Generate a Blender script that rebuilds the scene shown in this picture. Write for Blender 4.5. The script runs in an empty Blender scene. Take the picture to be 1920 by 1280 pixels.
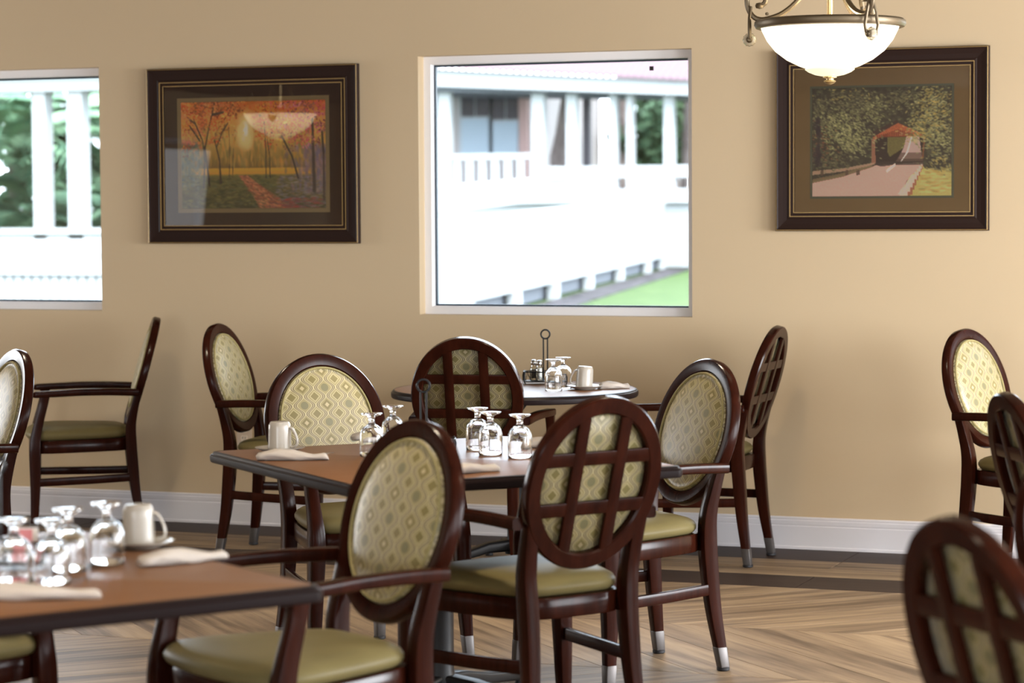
import bpy, bmesh, math, random
import numpy as np
from mathutils import Vector, Matrix

random.seed(7)
rng = np.random.default_rng(7)
C = bpy.context.scene.collection
R = math.radians
PI = math.pi

# ------------------------------------------------------------------ camera
def make_camera():
    f, D, h = 4773.36, 10.5895, 1.47686
    yw, pt, rl = R(-21.1516), R(-3.0386), R(0.3554)
    fw = Vector((math.sin(yw) * math.cos(pt), math.cos(yw) * math.cos(pt), math.sin(pt)))
    r = Vector((math.cos(yw), -math.sin(yw), 0))
    u = r.cross(fw)
    r2 = r * math.cos(rl) - u * math.sin(rl)
    u2 = r * math.sin(rl) + u * math.cos(rl)
    cd = bpy.data.cameras.new('camera')
    cd.sensor_width = 36
    cd.lens = f / 1920 * 36
    cd.clip_end = 500
    cd.dof.use_dof = True
    cd.dof.focus_distance = 8.9
    cd.dof.aperture_fstop = 3.8
    co = bpy.data.objects.new('camera', cd)
    m = Matrix.Identity(4)
    for i in range(3):
        m[i][0], m[i][1], m[i][2] = r2[i], u2[i], -fw[i]
    m[0][3], m[1][3], m[2][3] = 0, -D, h
    co.matrix_world = m
    C.objects.link(co)
    bpy.context.scene.camera = co
make_camera()

# ------------------------------------------------------------------ world, sun, lamps, exposure
sc = bpy.context.scene
sc.view_settings.view_transform = 'Standard'
sc.view_settings.look = 'None'
sc.view_settings.gamma = 1
sc.view_settings.use_curve_mapping = False
sc.view_settings.exposure = 1.76
sc.cycles.use_denoising = True
sc.cycles.max_bounces = 10
sc.cycles.transparent_max_bounces = 16
sc.cycles.sample_clamp_indirect = 6
sc.cycles.caustics_reflective = False
sc.cycles.caustics_refractive = False

w = bpy.data.worlds.new('world')
sc.world = w
w.use_nodes = True
nt = w.node_tree
bg = nt.nodes['Background']
sky = nt.nodes.new('ShaderNodeTexSky')
sky.sky_type = 'HOSEK_WILKIE'
sky.turbidity = 6
sky.ground_albedo = 0.5
sky.sun_direction = Vector((0.35, -0.5, 0.8)).normalized()
hz = nt.nodes.new('ShaderNodeMix')
hz.data_type = 'RGBA'
hz.inputs['Factor'].default_value = 0.75
hz.inputs['B'].default_value = (0.82, 0.91, 1.0, 1)
nt.links.new(sky.outputs[0], hz.inputs['A'])
nt.links.new(hz.outputs['Result'], bg.inputs['Color'])
bg.inputs['Strength'].default_value = 5.0

sd = bpy.data.lights.new('sun', 'SUN')
sd.energy = 2.2
sd.angle = 0.02
sd.color = (1, 0.97, 0.9)
so = bpy.data.objects.new('sun', sd)
so.rotation_euler = Vector((-0.35, 0.5, -0.8)).to_track_quat('-Z', 'Y').to_euler()
C.objects.link(so)

def area(name, loc, direction, sx, sy, power, col):
    ld = bpy.data.lights.new(name, 'AREA')
    ld.shape = 'RECTANGLE'
    ld.size, ld.size_y = sx, sy
    ld.energy = power
    ld.color = col
    o = bpy.data.objects.new(name, ld)
    o.location = loc
    o.rotation_euler = Vector(direction).to_track_quat('-Z', 'Y').to_euler()
    C.objects.link(o)
    return o

DOWN = 50
DAY = (0.90, 0.95, 1.0)
WARM = (1.0, 0.80, 0.53)
RIGHT_WIN_FILL = ((-1.9, 175), (-4.6, 85), (-7.2, 35), (-10.0, 25))  # unseen windows, placed and powered to fill the room with daylight
REAR_WIN_FILL = ((-10.35, 1.6), (-3.1, 48), (-0.7, 26), (1.7, 20))  # large ones added as fill; the small one mirrors in the print glazing
LEFT_WIN_FILL = ((-9.45, 1.6), (-1.2, 44))  # small one mirrors in the print glazing, the large one is added fill
for y, p_ in RIGHT_WIN_FILL:
    area('window_fill', (3.10, y, 1.35), (-1, 0, -0.12), 1.96, 1.66, p_, DAY)
for x, p_ in REAR_WIN_FILL:
    area('window_fill', (x, -12.85, 1.35), (0, 1, -0.12), *((0.9, 1.3) if p_ < 5 else (1.96, 1.66)), p_, DAY)
for y, p_ in LEFT_WIN_FILL:
    area('window_fill', (-10.9, y, 1.35), (1, 0, -0.12), *((0.9, 1.3) if p_ < 5 else (1.96, 1.66)), p_, DAY)
# unseen warm downlights added as fill for floor, tables and lower wall
for y in (-2.1, -4.7, -7.3):
    for x in (-7.9, -5.3, -2.7, -0.1):
        ld = bpy.data.lights.new('fill_downlight', 'SPOT')
        ld.energy = DOWN
        ld.color = (1.0, 0.84, 0.62)
        ld.spot_size, ld.spot_blend = R(128), 1.0
        ld.shadow_soft_size = 0.12
        lo = bpy.data.objects.new('fill_downlight', ld)
        lo.location = (x, y, 2.50)
        C.objects.link(lo)
# pendant lamps of the room: bulbs stand in the bowls, see make_pendant for their bodies
for w_ in ((-4.5435, -3.2567), (-7.9839, -6.1874), (-1.60, -0.31)):
    po = area('sky_portal', ((w_[0] + w_[1]) / 2, 0.16, 1.571), (0, -1, 0), w_[1] - w_[0], 1.16, 1, (1, 1, 1))
    po.data.cycles.is_portal = True
PENDANTS = [(-2.046, -2.4), (-6.99, -3.58), (-2.3, -7.9), (1.2, -5.0)]
BULB = 10
BOWL_EMIT = 1.0

# ------------------------------------------------------------------ helpers
def mesh(name, verts, faces, smooth=True, uv=None, angle=40):
    me = bpy.data.meshes.new(name)
    me.from_pydata([tuple(map(float, v)) for v in verts], [], [tuple(f) for f in faces])
    bm = bmesh.new()
    bm.from_mesh(me)
    bmesh.ops.recalc_face_normals(bm, faces=bm.faces)
    bm.to_mesh(me)
    bm.free()
    if uv is not None:
        lay = me.uv_layers.new(name='UVMap')
        for l in me.loops:
            lay.data[l.index].uv = uv[l.vertex_index]
    if smooth:
        me.shade_smooth()
        me.set_sharp_from_angle(angle=R(angle))
    me.update()
    return me

def link(name, me, mat=None, parent=None, loc=(0, 0, 0), rot=(0, 0, 0)):
    o = bpy.data.objects.new(name, me)
    C.objects.link(o)
    o.location = loc
    o.rotation_euler = rot
    if mat is not None and me is not None:
        if len(me.materials) == 0:
            me.materials.append(mat)
    if parent is not None:
        o.parent = parent
    return o

class MB:
    def __init__(s):
        s.v, s.f = [], []
    def add(s, vs, fs):
        k = len(s.v)
        s.v += [tuple(x) for x in vs]
        s.f += [tuple(i + k for i in f) for f in fs]
        return s
    def box(s, x0, x1, y0, y1, z0, z1):
        vs = [(x, y, z) for x in (x0, x1) for y in (y0, y1) for z in (z0, z1)]
        return s.add(vs, [(0, 1, 3, 2), (4, 6, 7, 5), (0, 4, 5, 1), (2, 3, 7, 6), (0, 2, 6, 4), (1, 5, 7, 3)])
    def loft(s, rings, caps=True, closed=True, loop=False):
        n = len(rings[0])
        vs = [p for r in rings for p in r]
        fs = []
        m = len(rings)
        for i in range(m if loop else m - 1):
            a, b = i * n, ((i + 1) % m) * n
            for j in range(n if closed else n - 1):
                k = (j + 1) % n
                fs.append((a + j, a + k, b + k, b + j))
        if caps and not loop:
            fs.append(tuple(range(n)))
            fs.append(tuple((m - 1) * n + j for j in range(n)))
        return s.add(vs, fs)
    def tube(s, pts, r, n=8, loop=False):
        pts = [Vector(p) for p in pts]
        m = len(pts)
        rings = []
        prev = None
        for i, p in enumerate(pts):
            if loop:
                t = pts[(i + 1) % m] - pts[i - 1]
            else:
                t = pts[min(i + 1, m - 1)] - pts[max(i - 1, 0)]
            t.normalize()
            if prev is None:
                a = Vector((0, 0, 1)) if abs(t.z) < 0.9 else Vector((1, 0, 0))
                nrm = (a - t * a.dot(t)).normalized()
            else:
                nrm = (prev - t * prev.dot(t)).normalized()
            prev = nrm
            b = t.cross(nrm)
            rr = r[i] if isinstance(r, (list, tuple)) else r
            rings.append([p + (nrm * math.cos(2 * PI * j / n) + b * math.sin(2 * PI * j / n)) * rr for j in range(n)])
        return s.loft(rings, loop=loop)
    def lathe(s, prof, n=32, c=(0, 0, 0), wob=None):
        rings = []
        for r, z in prof:
            ring = []
            for j in range(n):
                a = 2 * PI * j / n
                rr = max(r, 1e-4) * (1 + (wob(a, z) if wob else 0))
                ring.append((c[0] + rr * math.cos(a), c[1] + rr * math.sin(a), c[2] + z))
            rings.append(ring)
        return s.loft(rings)
    def mesh(s, name, **k):
        return mesh(name, s.v, s.f, **k)
    def obj(s, name, mat, parent=None, loc=(0, 0, 0), rot=(0, 0, 0), **k):
        return link(name, mesh(name, s.v, s.f, **k), mat, parent, loc, rot)

def rrect(wx, wy, r=0.3, n=3):
    """rounded rectangle outline, half sizes wx/2, wy/2"""
    a, b = wx / 2, wy / 2
    q = min(a, b) * r
    out = []
    for cx, cy, s in ((a - q, b - q, 0), (-a + q, b - q, 1), (-a + q, -b + q, 2), (a - q, -b + q, 3)):
        for k in range(n):
            t = PI / 2 * (s + k / (n - 1))
            out.append((cx + q * math.cos(t), cy + q * math.sin(t)))
    return out

def empty(name, label=None, cat=None, group=None, loc=(0, 0, 0), rz=0):
    o = bpy.data.objects.new(name, None)
    o.empty_display_size = 0.1
    C.objects.link(o)
    o.location = loc
    o.rotation_euler = (0, 0, rz)
    tag(o, label, cat, group)
    return o

def tag(o, label=None, cat=None, group=None, kind=None):
    if label: o['label'] = label
    if cat: o['category'] = cat
    if group: o['group'] = group
    if kind: o['kind'] = kind
    return o

def copy_tree(o, parent=None):
    c = o.copy()
    C.objects.link(c)
    if parent is not None:
        c.parent = parent
    for ch in list(o.children):
        copy_tree(ch, c)
    return c

# ------------------------------------------------------------------ materials
def mat(name, color=(0.5, 0.5, 0.5), rough=0.5, metal=0.0, coat=0.0, spec=0.5, trans=0.0, ior=1.45, emit=None, es=0):
    m = bpy.data.materials.new(name)
    m.use_nodes = True
    b = m.node_tree.nodes['Principled BSDF']
    b.inputs['Base Color'].default_value = (*color, 1)
    b.inputs['Roughness'].default_value = rough
    b.inputs['Metallic'].default_value = metal
    b.inputs['Coat Weight'].default_value = coat
    b.inputs['Coat Roughness'].default_value = 0.12
    b.inputs['Specular IOR Level'].default_value = spec
    b.inputs['Transmission Weight'].default_value = trans
    b.inputs['IOR'].default_value = ior
    if emit:
        b.inputs['Emission Color'].default_value = (*emit, 1)
        b.inputs['Emission Strength'].default_value = es
    return m

class NG:
    """small node-building helper"""
    def __init__(s, m):
        s.t = m.node_tree
        s.b = s.t.nodes['Principled BSDF']
    def n(s, typ, **k):
        x = s.t.nodes.new(typ)
        for a, v in k.items():
            setattr(x, a, v)
        return x
    def l(s, a, b):
        s.t.links.new(a, b)
    def math(s, op, a, b=None, c=None):
        x = s.n('ShaderNodeMath', operation=op)
        for i, v in enumerate((a, b, c)):
            if v is None: continue
            if isinstance(v, (int, float)): x.inputs[i].default_value = v
            else: s.l(v, x.inputs[i])
        return x.outputs[0]
    def mix(s, fac, a, b):
        x = s.n('ShaderNodeMix', data_type='RGBA')
        for sock, v in (('Factor', fac), ('A', a), ('B', b)):
            if isinstance(v, (int, float)): x.inputs[sock].default_value = v
            elif isinstance(v, tuple): x.inputs[sock].default_value = (*v, 1)
            else: s.l(v, x.inputs[sock])
        return x.outputs['Result']
    def noise(s, scale=5, detail=3, vec=None, rough=0.5, mapscale=None):
        x = s.n('ShaderNodeTexNoise')
        x.inputs['Scale'].default_value = scale
        x.inputs['Detail'].default_value = detail
        x.inputs['Roughness'].default_value = rough
        if vec is None:
            vec = s.n('ShaderNodeTexCoord').outputs['Object']
        if mapscale:
            mp = s.n('ShaderNodeMapping')
            mp.inputs['Scale'].default_value = mapscale
            s.l(vec, mp.inputs[0])
            vec = mp.outputs[0]
        s.l(vec, x.inputs['Vector'])
        return x.outputs['Fac']
    def ramp(s, fac, stops):
        x = s.n('ShaderNodeValToRGB')
        els = x.color_ramp.elements
        while len(els) < len(stops): els.new(0.5)
        for e, (p, c) in zip(els, stops):
            e.position = p
            e.color = (*c, 1)
        s.l(fac, x.inputs[0])
        return x.outputs[0]
    def bump(s, h, strength=0.2, dist=0.01):
        x = s.n('ShaderNodeBump')
        x.inputs['Strength'].default_value = strength
        x.inputs['Distance'].default_value = dist
        s.l(h, x.inputs['Height'])
        s.l(x.outputs[0], s.b.inputs['Normal'])

def wood(name, dark, light, rough=0.3, coat=0.3, scale=(30, 30, 4), spec=0.3):
    m = mat(name, rough=rough, coat=coat, spec=spec)
    g = NG(m)
    f = g.noise(1.0, 5, mapscale=scale, rough=0.6)
    g.l(g.ramp(f, [(0.3, dark), (0.7, light)]), g.b.inputs['Base Color'])
    return m

M = {}
M['mahogany'] = wood('mahogany', (0.014, 0.0030, 0.0015), (0.030, 0.0066, 0.0031), 0.2, 0.0, (30, 30, 4), 0.13)
M['table_wood'] = wood('table_wood', (0.170, 0.074, 0.030), (0.195, 0.092, 0.042), 0.40, 0.0, (3, 40, 40), 0.16)
M['table_edge'] = mat('table_edge', (0.010, 0.0055, 0.0055), 0.36, spec=0.12)
M['pedestal'] = mat('pedestal', (0.008, 0.007, 0.007), 0.4, spec=0.3)
M['black_iron'] = mat('black_iron', (0.006, 0.0055, 0.0065), 0.35, spec=0.25)
M['rubber'] = mat('rubber', (0.012, 0.011, 0.013), 0.6)
M['cap_metal'] = mat('cap_metal', (0.085, 0.076, 0.073), 0.42, metal=0.6)
M['chrome'] = mat('chrome', (0.50, 0.50, 0.51), 0.15, metal=1)
M['china'] = mat('china', (0.38, 0.345, 0.30), 0.25, coat=0.2)
M['white_trim'] = mat('white_trim', (0.66, 0.63, 0.64), 0.4)
M['vinyl'] = mat('vinyl', (0.80, 0.78, 0.78), 0.35)
M['gasket'] = mat('gasket', (0.02, 0.03, 0.045), 0.5)
M['bronze'] = mat('bronze', (0.13, 0.095, 0.055), 0.42, metal=0.55)
M['brass'] = mat('brass', (0.62, 0.45, 0.22), 0.3, metal=0.8)
M['bead'] = mat('bead', (0.85, 0.74, 0.55), 0.15, trans=0.5)
M['glass'] = mat('glass', (1, 1, 1), 0.0, trans=1.0, ior=1.46)
M['salt'] = mat('salt', (0.85, 0.84, 0.83), 0.8)
M['pepper'] = mat('pepper', (0.17, 0.155, 0.14), 0.9)
M['packet_pink'] = mat('packet_pink', (0.55, 0.17, 0.18), 0.5)
M['packet_white'] = mat('packet_white', (0.8, 0.78, 0.75), 0.5)
M['slot'] = mat('slot', (0.03, 0.025, 0.02), 0.6)
M['almond'] = mat('almond', (0.62, 0.50, 0.38), 0.4)
M['ivory'] = mat('ivory', (0.78, 0.68, 0.56), 0.4)
M['ceiling'] = mat('ceiling', (0.22, 0.18, 0.13), 0.8)
M['bowl'] = mat('bowl', (0.30, 0.26, 0.18), 0.25, emit=(1.0, 0.86, 0.60), es=BOWL_EMIT)
def lamp_glass(m):
    # frosted lamp glass: strongest at the height of its bulbs, weaker towards the tip
    g = NG(m)
    sp = g.n('ShaderNodeSeparateXYZ')
    g.l(g.n('ShaderNodeTexCoord').outputs['Object'], sp.inputs[0])
    mr = g.n('ShaderNodeMapRange')
    for i, v in enumerate((-0.145, -0.06, 0.46, BOWL_EMIT), 1):
        mr.inputs[i].default_value = v
    g.l(sp.outputs[2], mr.inputs[0])
    g.l(mr.outputs[0], g.b.inputs['Emission Strength'])
lamp_glass(M['bowl'])
M['bowl_cap'] = mat('bowl_cap', (0.30, 0.26, 0.18), 0.25, emit=(1.0, 0.90, 0.58), es=0.33)
M['gold'] = mat('gold', (0.42, 0.27, 0.10), 0.4, metal=0.3)
M['frame_wood'] = mat('frame_wood', (0.024, 0.0125, 0.0095), 0.4, spec=0.12)
M['curtain'] = mat('curtain', (0.35, 0.34, 0.4), 0.8)

def linen(name, col):
    m = mat(name, col, 0.85)
    g = NG(m)
    f = g.noise(90, 3)
    g.bump(f, 0.25, 0.002)
    return m
M['linen'] = linen('linen', (0.44, 0.39, 0.345))

def wall_paint():
    m = mat('wall_paint', (0.55, 0.42, 0.26), 0.65, spec=0.3)
    g = NG(m)
    f = g.noise(0.8, 3)
    g.l(g.ramp(f, [(0.3, (0.545, 0.415, 0.262)), (0.7, (0.565, 0.432, 0.275))]), g.b.inputs['Base Color'])
    h = g.noise(45, 4)
    g.bump(h, 0.08, 0.003)
    return m
M['wall'] = wall_paint()

def leather():
    m = mat('green_leather', (0.21, 0.20, 0.075), 0.45, spec=0.13)
    g = NG(m)
    f = g.noise(6, 3)
    g.l(g.ramp(f, [(0.3, (0.128, 0.103, 0.043)), (0.7, (0.150, 0.121, 0.051))]), g.b.inputs['Base Color'])
    h = g.noise(260, 2)
    g.bump(h, 0.06, 0.001)
    return m
M['leather'] = leather()

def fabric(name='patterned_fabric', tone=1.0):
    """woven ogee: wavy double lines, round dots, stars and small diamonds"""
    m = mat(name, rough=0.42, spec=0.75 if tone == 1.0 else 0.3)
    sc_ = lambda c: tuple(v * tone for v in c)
    m.node_tree.nodes['Principled BSDF'].inputs['Sheen Weight'].default_value = 0.1
    m.node_tree.nodes['Principled BSDF'].inputs['Sheen Roughness'].default_value = 0.35
    g = NG(m)
    uv = g.n('ShaderNodeUVMap').outputs[0]
    sx = g.n('ShaderNodeSeparateXYZ')
    g.l(uv, sx.inputs[0])
    U = g.math('DIVIDE', sx.outputs[0], 0.041)
    V = g.math('DIVIDE', sx.outputs[1], 0.030)
    k = g.math('ROUND', U)
    f = g.math('SUBTRACT', U, k)
    af = g.math('ABSOLUTE', f)
    sgn = g.math('COSINE', g.math('MULTIPLY', k, PI))
    cv = g.math('MULTIPLY', g.math('COSINE', g.math('MULTIPLY', V, PI)), sgn)
    wd = g.math('ADD', g.math('MULTIPLY', cv, 0.30), 0.5)
    # distance to the wavy boundary on either side of it
    d1 = g.math('ABSOLUTE', g.math('SUBTRACT', af, wd))
    wd2 = g.math('SUBTRACT', 1.0, wd)            # the neighbour's line seen from here
    d2 = g.math('ABSOLUTE', g.math('SUBTRACT', af, g.math('SUBTRACT', 1.0, wd2)))
    d = g.math('MINIMUM', d1, d2)
    band = g.math('LESS_THAN', d, 0.14)
    line = g.math('MULTIPLY', g.math('GREATER_THAN', d, 0.14), g.math('LESS_THAN', d, 0.215))
    line2 = g.math('LESS_THAN', d, 0.025)
    # motif in every bulge: nearest V with cos(pi V)*sgn = 1
    par = g.math('MULTIPLY', g.math('SUBTRACT', 1.0, sgn), 0.5)          # 0 for even k, 1 for odd k
    vv = g.math('DIVIDE', g.math('SUBTRACT', V, par), 2.0)
    vr = g.math('ROUND', vv)
    dv = g.math('MULTIPLY', g.math('SUBTRACT', vv, vr), 2.0)
    px = g.math('MULTIPLY', af, 0.041)
    py = g.math('MULTIPLY', g.math('ABSOLUTE', dv), 0.030)
    l1 = g.math('ADD', px, py)
    l2 = g.math('SQRT', g.math('ADD', g.math('MULTIPLY', px, px), g.math('MULTIPLY', py, py)))
    # even columns alternate dot and star, odd columns hold diamonds
    alt = g.math('MULTIPLY', g.math('ADD', g.math('COSINE', g.math('MULTIPLY', g.math('ADD', vr, g.math('MULTIPLY', k, 0.5)), PI)), 1.0), 0.5)
    alt = g.math('GREATER_THAN', alt, 0.5)
    even = g.math('GREATER_THAN', sgn, 0.0)
    odd = g.math('SUBTRACT', 1.0, even)
    dotm = g.math('MULTIPLY', g.math('MULTIPLY', even, alt), g.math('LESS_THAN', l2, 0.0135))
    nalt = g.math('SUBTRACT', 1.0, alt)
    st = g.math('MULTIPLY', even, nalt)
    star_o = g.math('MULTIPLY', st, g.math('LESS_THAN', l1, 0.0185))
    star_i = g.math('MULTIPLY', st, g.math('LESS_THAN', l1, 0.0085))
    dia = g.math('MULTIPLY', odd, g.math('LESS_THAN', l1, 0.0145))
    dia_r = g.math('MULTIPLY', odd, g.math('MULTIPLY', g.math('GREATER_THAN', l1, 0.0165), g.math('LESS_THAN', l1, 0.019)))
    base = (0.315, 0.258, 0.122)
    cream = (0.50, 0.425, 0.235)
    mauve = (0.195, 0.155, 0.088)
    olive = (0.205, 0.165, 0.060)
    grey = (0.190, 0.172, 0.088)
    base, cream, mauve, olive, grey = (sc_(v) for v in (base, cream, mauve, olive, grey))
    c = g.mix(band, base, mauve)
    c = g.mix(line, c, cream)
    c = g.mix(line2, c, cream)
    c = g.mix(dia_r, c, cream)
    c = g.mix(dia, c, olive)
    c = g.mix(star_o, c, olive)
    c = g.mix(star_i, c, sc_((0.46, 0.37, 0.21)))
    c = g.mix(dotm, c, grey)
    g.l(c, g.b.inputs['Base Color'])
    wv = g.noise(400, 2)
    g.bump(wv, 0.08, 0.001)
    return m
M['fabric'] = fabric()
M['fabric_rear_shaded'] = fabric('shaded_rear_fabric', 0.66)  # rear cloth toned darker, partly standing in for shade in its recess
M['piping'] = mat('piping', (0.29, 0.24, 0.10), 0.7)

def plank_mat(name, stops, streak=1.0):
    m = mat(name, rough=0.5, spec=0.13)
    g = NG(m)
    tc = g.n('ShaderNodeTexCoord')
    oi = g.n('ShaderNodeObjectInfo')
    off = g.n('ShaderNodeVectorMath', operation='MULTIPLY_ADD')
    g.l(tc.outputs['Object'], off.inputs[0])
    off.inputs[1].default_value = (1, 1, 1)
    cmb = g.n('ShaderNodeCombineXYZ')
    rn = g.math('MULTIPLY', oi.outputs['Random'], 37.0)
    g.l(rn, cmb.inputs[0]); g.l(rn, cmb.inputs[1])
    g.l(cmb.outputs[0], off.inputs[2])
    f1 = g.noise(1.0, 6, vec=off.outputs[0], mapscale=(1.6, 22, 1), rough=0.6)
    f2 = g.noise(1.0, 3, vec=off.outputs[0], mapscale=(0.8, 7, 1), rough=0.5)
    f = g.math('ADD', g.math('MULTIPLY', f1, 0.6), g.math('MULTIPLY', f2, 0.4))
    f = g.math('ADD', f, g.math('MULTIPLY', g.math('SUBTRACT', oi.outputs['Random'], 0.5), 0.09 * streak))
    g.l(g.ramp(f, stops), g.b.inputs['Base Color'])
    return m
M['plank'] = plank_mat('plank', [(0.36, (0.105, 0.071, 0.046)), (0.46, (0.190, 0.133, 0.086)), (0.54, (0.255, 0.181, 0.116)), (0.64, (0.33, 0.24, 0.153))])
M['dark_plank'] = plank_mat('dark_plank', [(0.3, (0.030, 0.019, 0.016)), (0.7, (0.052, 0.035, 0.029))], 0.4)
M['subfloor'] = mat('subfloor', (0.05, 0.035, 0.025), 0.8)

def pane_mat(name, tint=(1, 1, 1), ior=1.5):
    m = bpy.data.materials.new(name)
    m.use_nodes = True
    t = m.node_tree
    t.nodes.remove(t.nodes['Principled BSDF'])
    tr = t.nodes.new('ShaderNodeBsdfTransparent')
    tr.inputs[0].default_value = (*tint, 1)
    gl = t.nodes.new('ShaderNodeBsdfGlossy')
    gl.inputs['Roughness'].default_value = 0.0
    fr = t.nodes.new('ShaderNodeFresnel')
    fr.inputs[0].default_value = ior
    mx = t.nodes.new('ShaderNodeMixShader')
    t.links.new(fr.outputs[0], mx.inputs[0])
    t.links.new(tr.outputs[0], mx.inputs[1])
    t.links.new(gl.outputs[0], mx.inputs[2])
    t.links.new(mx.outputs[0], t.nodes['Material Output'].inputs[0])
    return m
M['pane'] = pane_mat('window_pane', (0.97, 0.99, 1.0))
M['picture_glass'] = pane_mat('picture_glass')
M['jar_glass'] = pane_mat('jar_glass', (0.95, 0.96, 0.95), 1.35)

# ------------------------------------------------------------------ room shell
CEIL = 2.52
XL, XR, YB = -11.0, 3.2, -12.95
W1 = (-4.5435, -3.2567, 0.9905, 2.1537)
W2 = (-7.9839, -6.1874, 0.9937, 2.1464)
W3 = (-1.60, -0.31, 0.9905, 2.15)
WT = 0.2

def wall_with_holes():
    mb = MB()
    xs = [XL - WT, W2[0], W2[1], W1[0], W1[1], W3[0], W3[1], XR + WT]
    def piece(x0, x1, z0, z1):
        mb.box(x0, x1, 0, WT, z0, z1)
    piece(xs[0], xs[1], 0, CEIL)
    piece(xs[1], xs[2], 0, W2[2]); piece(xs[1], xs[2], W2[3], CEIL)
    piece(xs[2], xs[3], 0, CEIL)
    piece(xs[3], xs[4], 0, W1[2]); piece(xs[3], xs[4], W1[3], CEIL)
    piece(xs[4], xs[5], 0, CEIL)
    piece(xs[5], xs[6], 0, W3[2]); piece(xs[5], xs[6], W3[3], CEIL)
    piece(xs[6], xs[7], 0, CEIL)
    return mb
tag(wall_with_holes().obj('wall_back', M['wall'], smooth=False), kind='structure')
tag(MB().box(XL - WT, XL, YB, 0, 0, CEIL).obj('wall_left', M['wall'], smooth=False), kind='structure')
tag(MB().box(XR, XR + WT, YB, 0, 0, CEIL).obj('wall_right', M['wall'], smooth=False), kind='structure')
tag(MB().box(XL - WT, XR + WT, YB - WT, YB, 0, CEIL).obj('wall_front', M['wall'], smooth=False), kind='structure')
tag(MB().box(XL - WT, XR + WT, YB - WT, WT, CEIL, CEIL + 0.1).obj('ceiling', M['ceiling'], smooth=False), kind='structure')

# windows in the back wall
def rect_loft(prof, x0, x1, z0, z1):
    """sweep a (inset, y) profile round a rectangle in the XZ plane with mitred corners"""
    mb = MB()
    rings = []
    for sx, sz in ((0, 0), (1, 0), (1, 1), (0, 1)):
        ring = []
        for ins, y in prof:
            x = x0 + ins if sx == 0 else x1 - ins
            z = z0 + ins if sz == 0 else z1 - ins
            ring.append((x, y, z))
        rings.append(ring)
    mb.loft(rings, loop=True)
    return mb

def window(name, w):
    x0, x1, z0, z1 = w
    fr = rect_loft([(0.0, 0.065), (0.034, 0.065), (0.037, 0.068), (0.037, 0.125), (0.0, 0.125)], x0, x1, z0, z1)
    root = fr.obj(name, M['vinyl'], smooth=False)
    tag(root, kind='structure')
    rect_loft([(0.037, 0.098), (0.045, 0.098), (0.045, 0.116), (0.037, 0.116)], x0, x1, z0, z1).obj('gasket', M['gasket'], root, smooth=False)
    MB().box(x0 + 0.04, x1 - 0.04, 0.104, 0.110, z0 + 0.04, z1 - 0.04).obj('pane', M['pane'], root, smooth=False)
    return root
win1 = window('window_1', W1)
window('window_2', W2)
window('window_3', W3)
MB().box(-3.481, -3.462, 0.100, 0.1035, 2.068, 2.087).obj('sticker', mat('sticker', (0.03, 0.02, 0.02), 0.6), win1, rot=(0, 0, 0), smooth=False)
win1.children[-1].name = 'sticker'

# frames added round the window lamps on the unseen, solid walls
def unseen_window(name, c, along, small):
    a, h = (0.5, 0.70) if small else (1.03, 0.88)
    mb = MB()
    t = 0.05
    def bx(u0, u1, v0, v1):
        if along == 'l':
            mb.box(XL + 0.002, XL + 0.04, c + u0, c + u1, 1.35 + v0, 1.35 + v1)
        elif along == 'y':
            mb.box(XR - 0.04, XR - 0.002, c + u0, c + u1, 1.35 + v0, 1.35 + v1)
        else:
            mb.box(c + u0, c + u1, YB + 0.002, YB + 0.04, 1.35 + v0, 1.35 + v1)
    bx(-a, -a + t, -h - t, h + t); bx(a - t, a, -h - t, h + t); bx(-a + t, a - t, -h - t, -h); bx(-a + t, a - t, h, h + t)
    tag(mb.obj(name, M['vinyl'], smooth=False), kind='structure')
n = 4
for lst, ax in ((RIGHT_WIN_FILL, 'y'), (REAR_WIN_FILL, 'x'), (LEFT_WIN_FILL, 'l')):
    for c_, p_ in lst:
        unseen_window('window_%d' % n, c_, ax, p_ < 5); n += 1  # unseen frames, mostly for the added fill lamps

# baseboard along the back wall (moulded profile), plain ones elsewhere
prof = [(0, 0), (-0.018, 0), (-0.018, 0.010), (-0.0145, 0.014), (-0.0145, 0.098), (-0.0115, 0.101), (-0.0115, 0.104), (-0.0135, 0.106), (-0.0135, 0.122),
        (-0.010, 0.126), (-0.010, 0.129), (-0.011, 0.131), (-0.007, 0.138), (0, 0.138)]
mb = MB()
mb.loft([[(x, y - 0.0005, z + 0.0005) for y, z in prof] for x in (XL + 0.02, XR - 0.02)])
tag(mb.obj('baseboard_back', M['white_trim'], smooth=False), kind='structure')
tag(MB().box(XL, XL + 0.015, YB + 0.02, -0.03, 0.001, 0.138).obj('baseboard_left', M['white_trim'], smooth=False), kind='structure')
tag(MB().box(XR - 0.015, XR, YB + 0.02, -0.03, 0.001, 0.138).obj('baseboard_right', M['white_trim'], smooth=False), kind='structure')

# ------------------------------------------------------------------ floor with individual planks
floor = MB().box(XL - WT, XR + WT, YB - WT, WT, -0.08, -0.004).obj('floor', M['subfloor'], smooth=False)
tag(floor, kind='structure')

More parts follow.
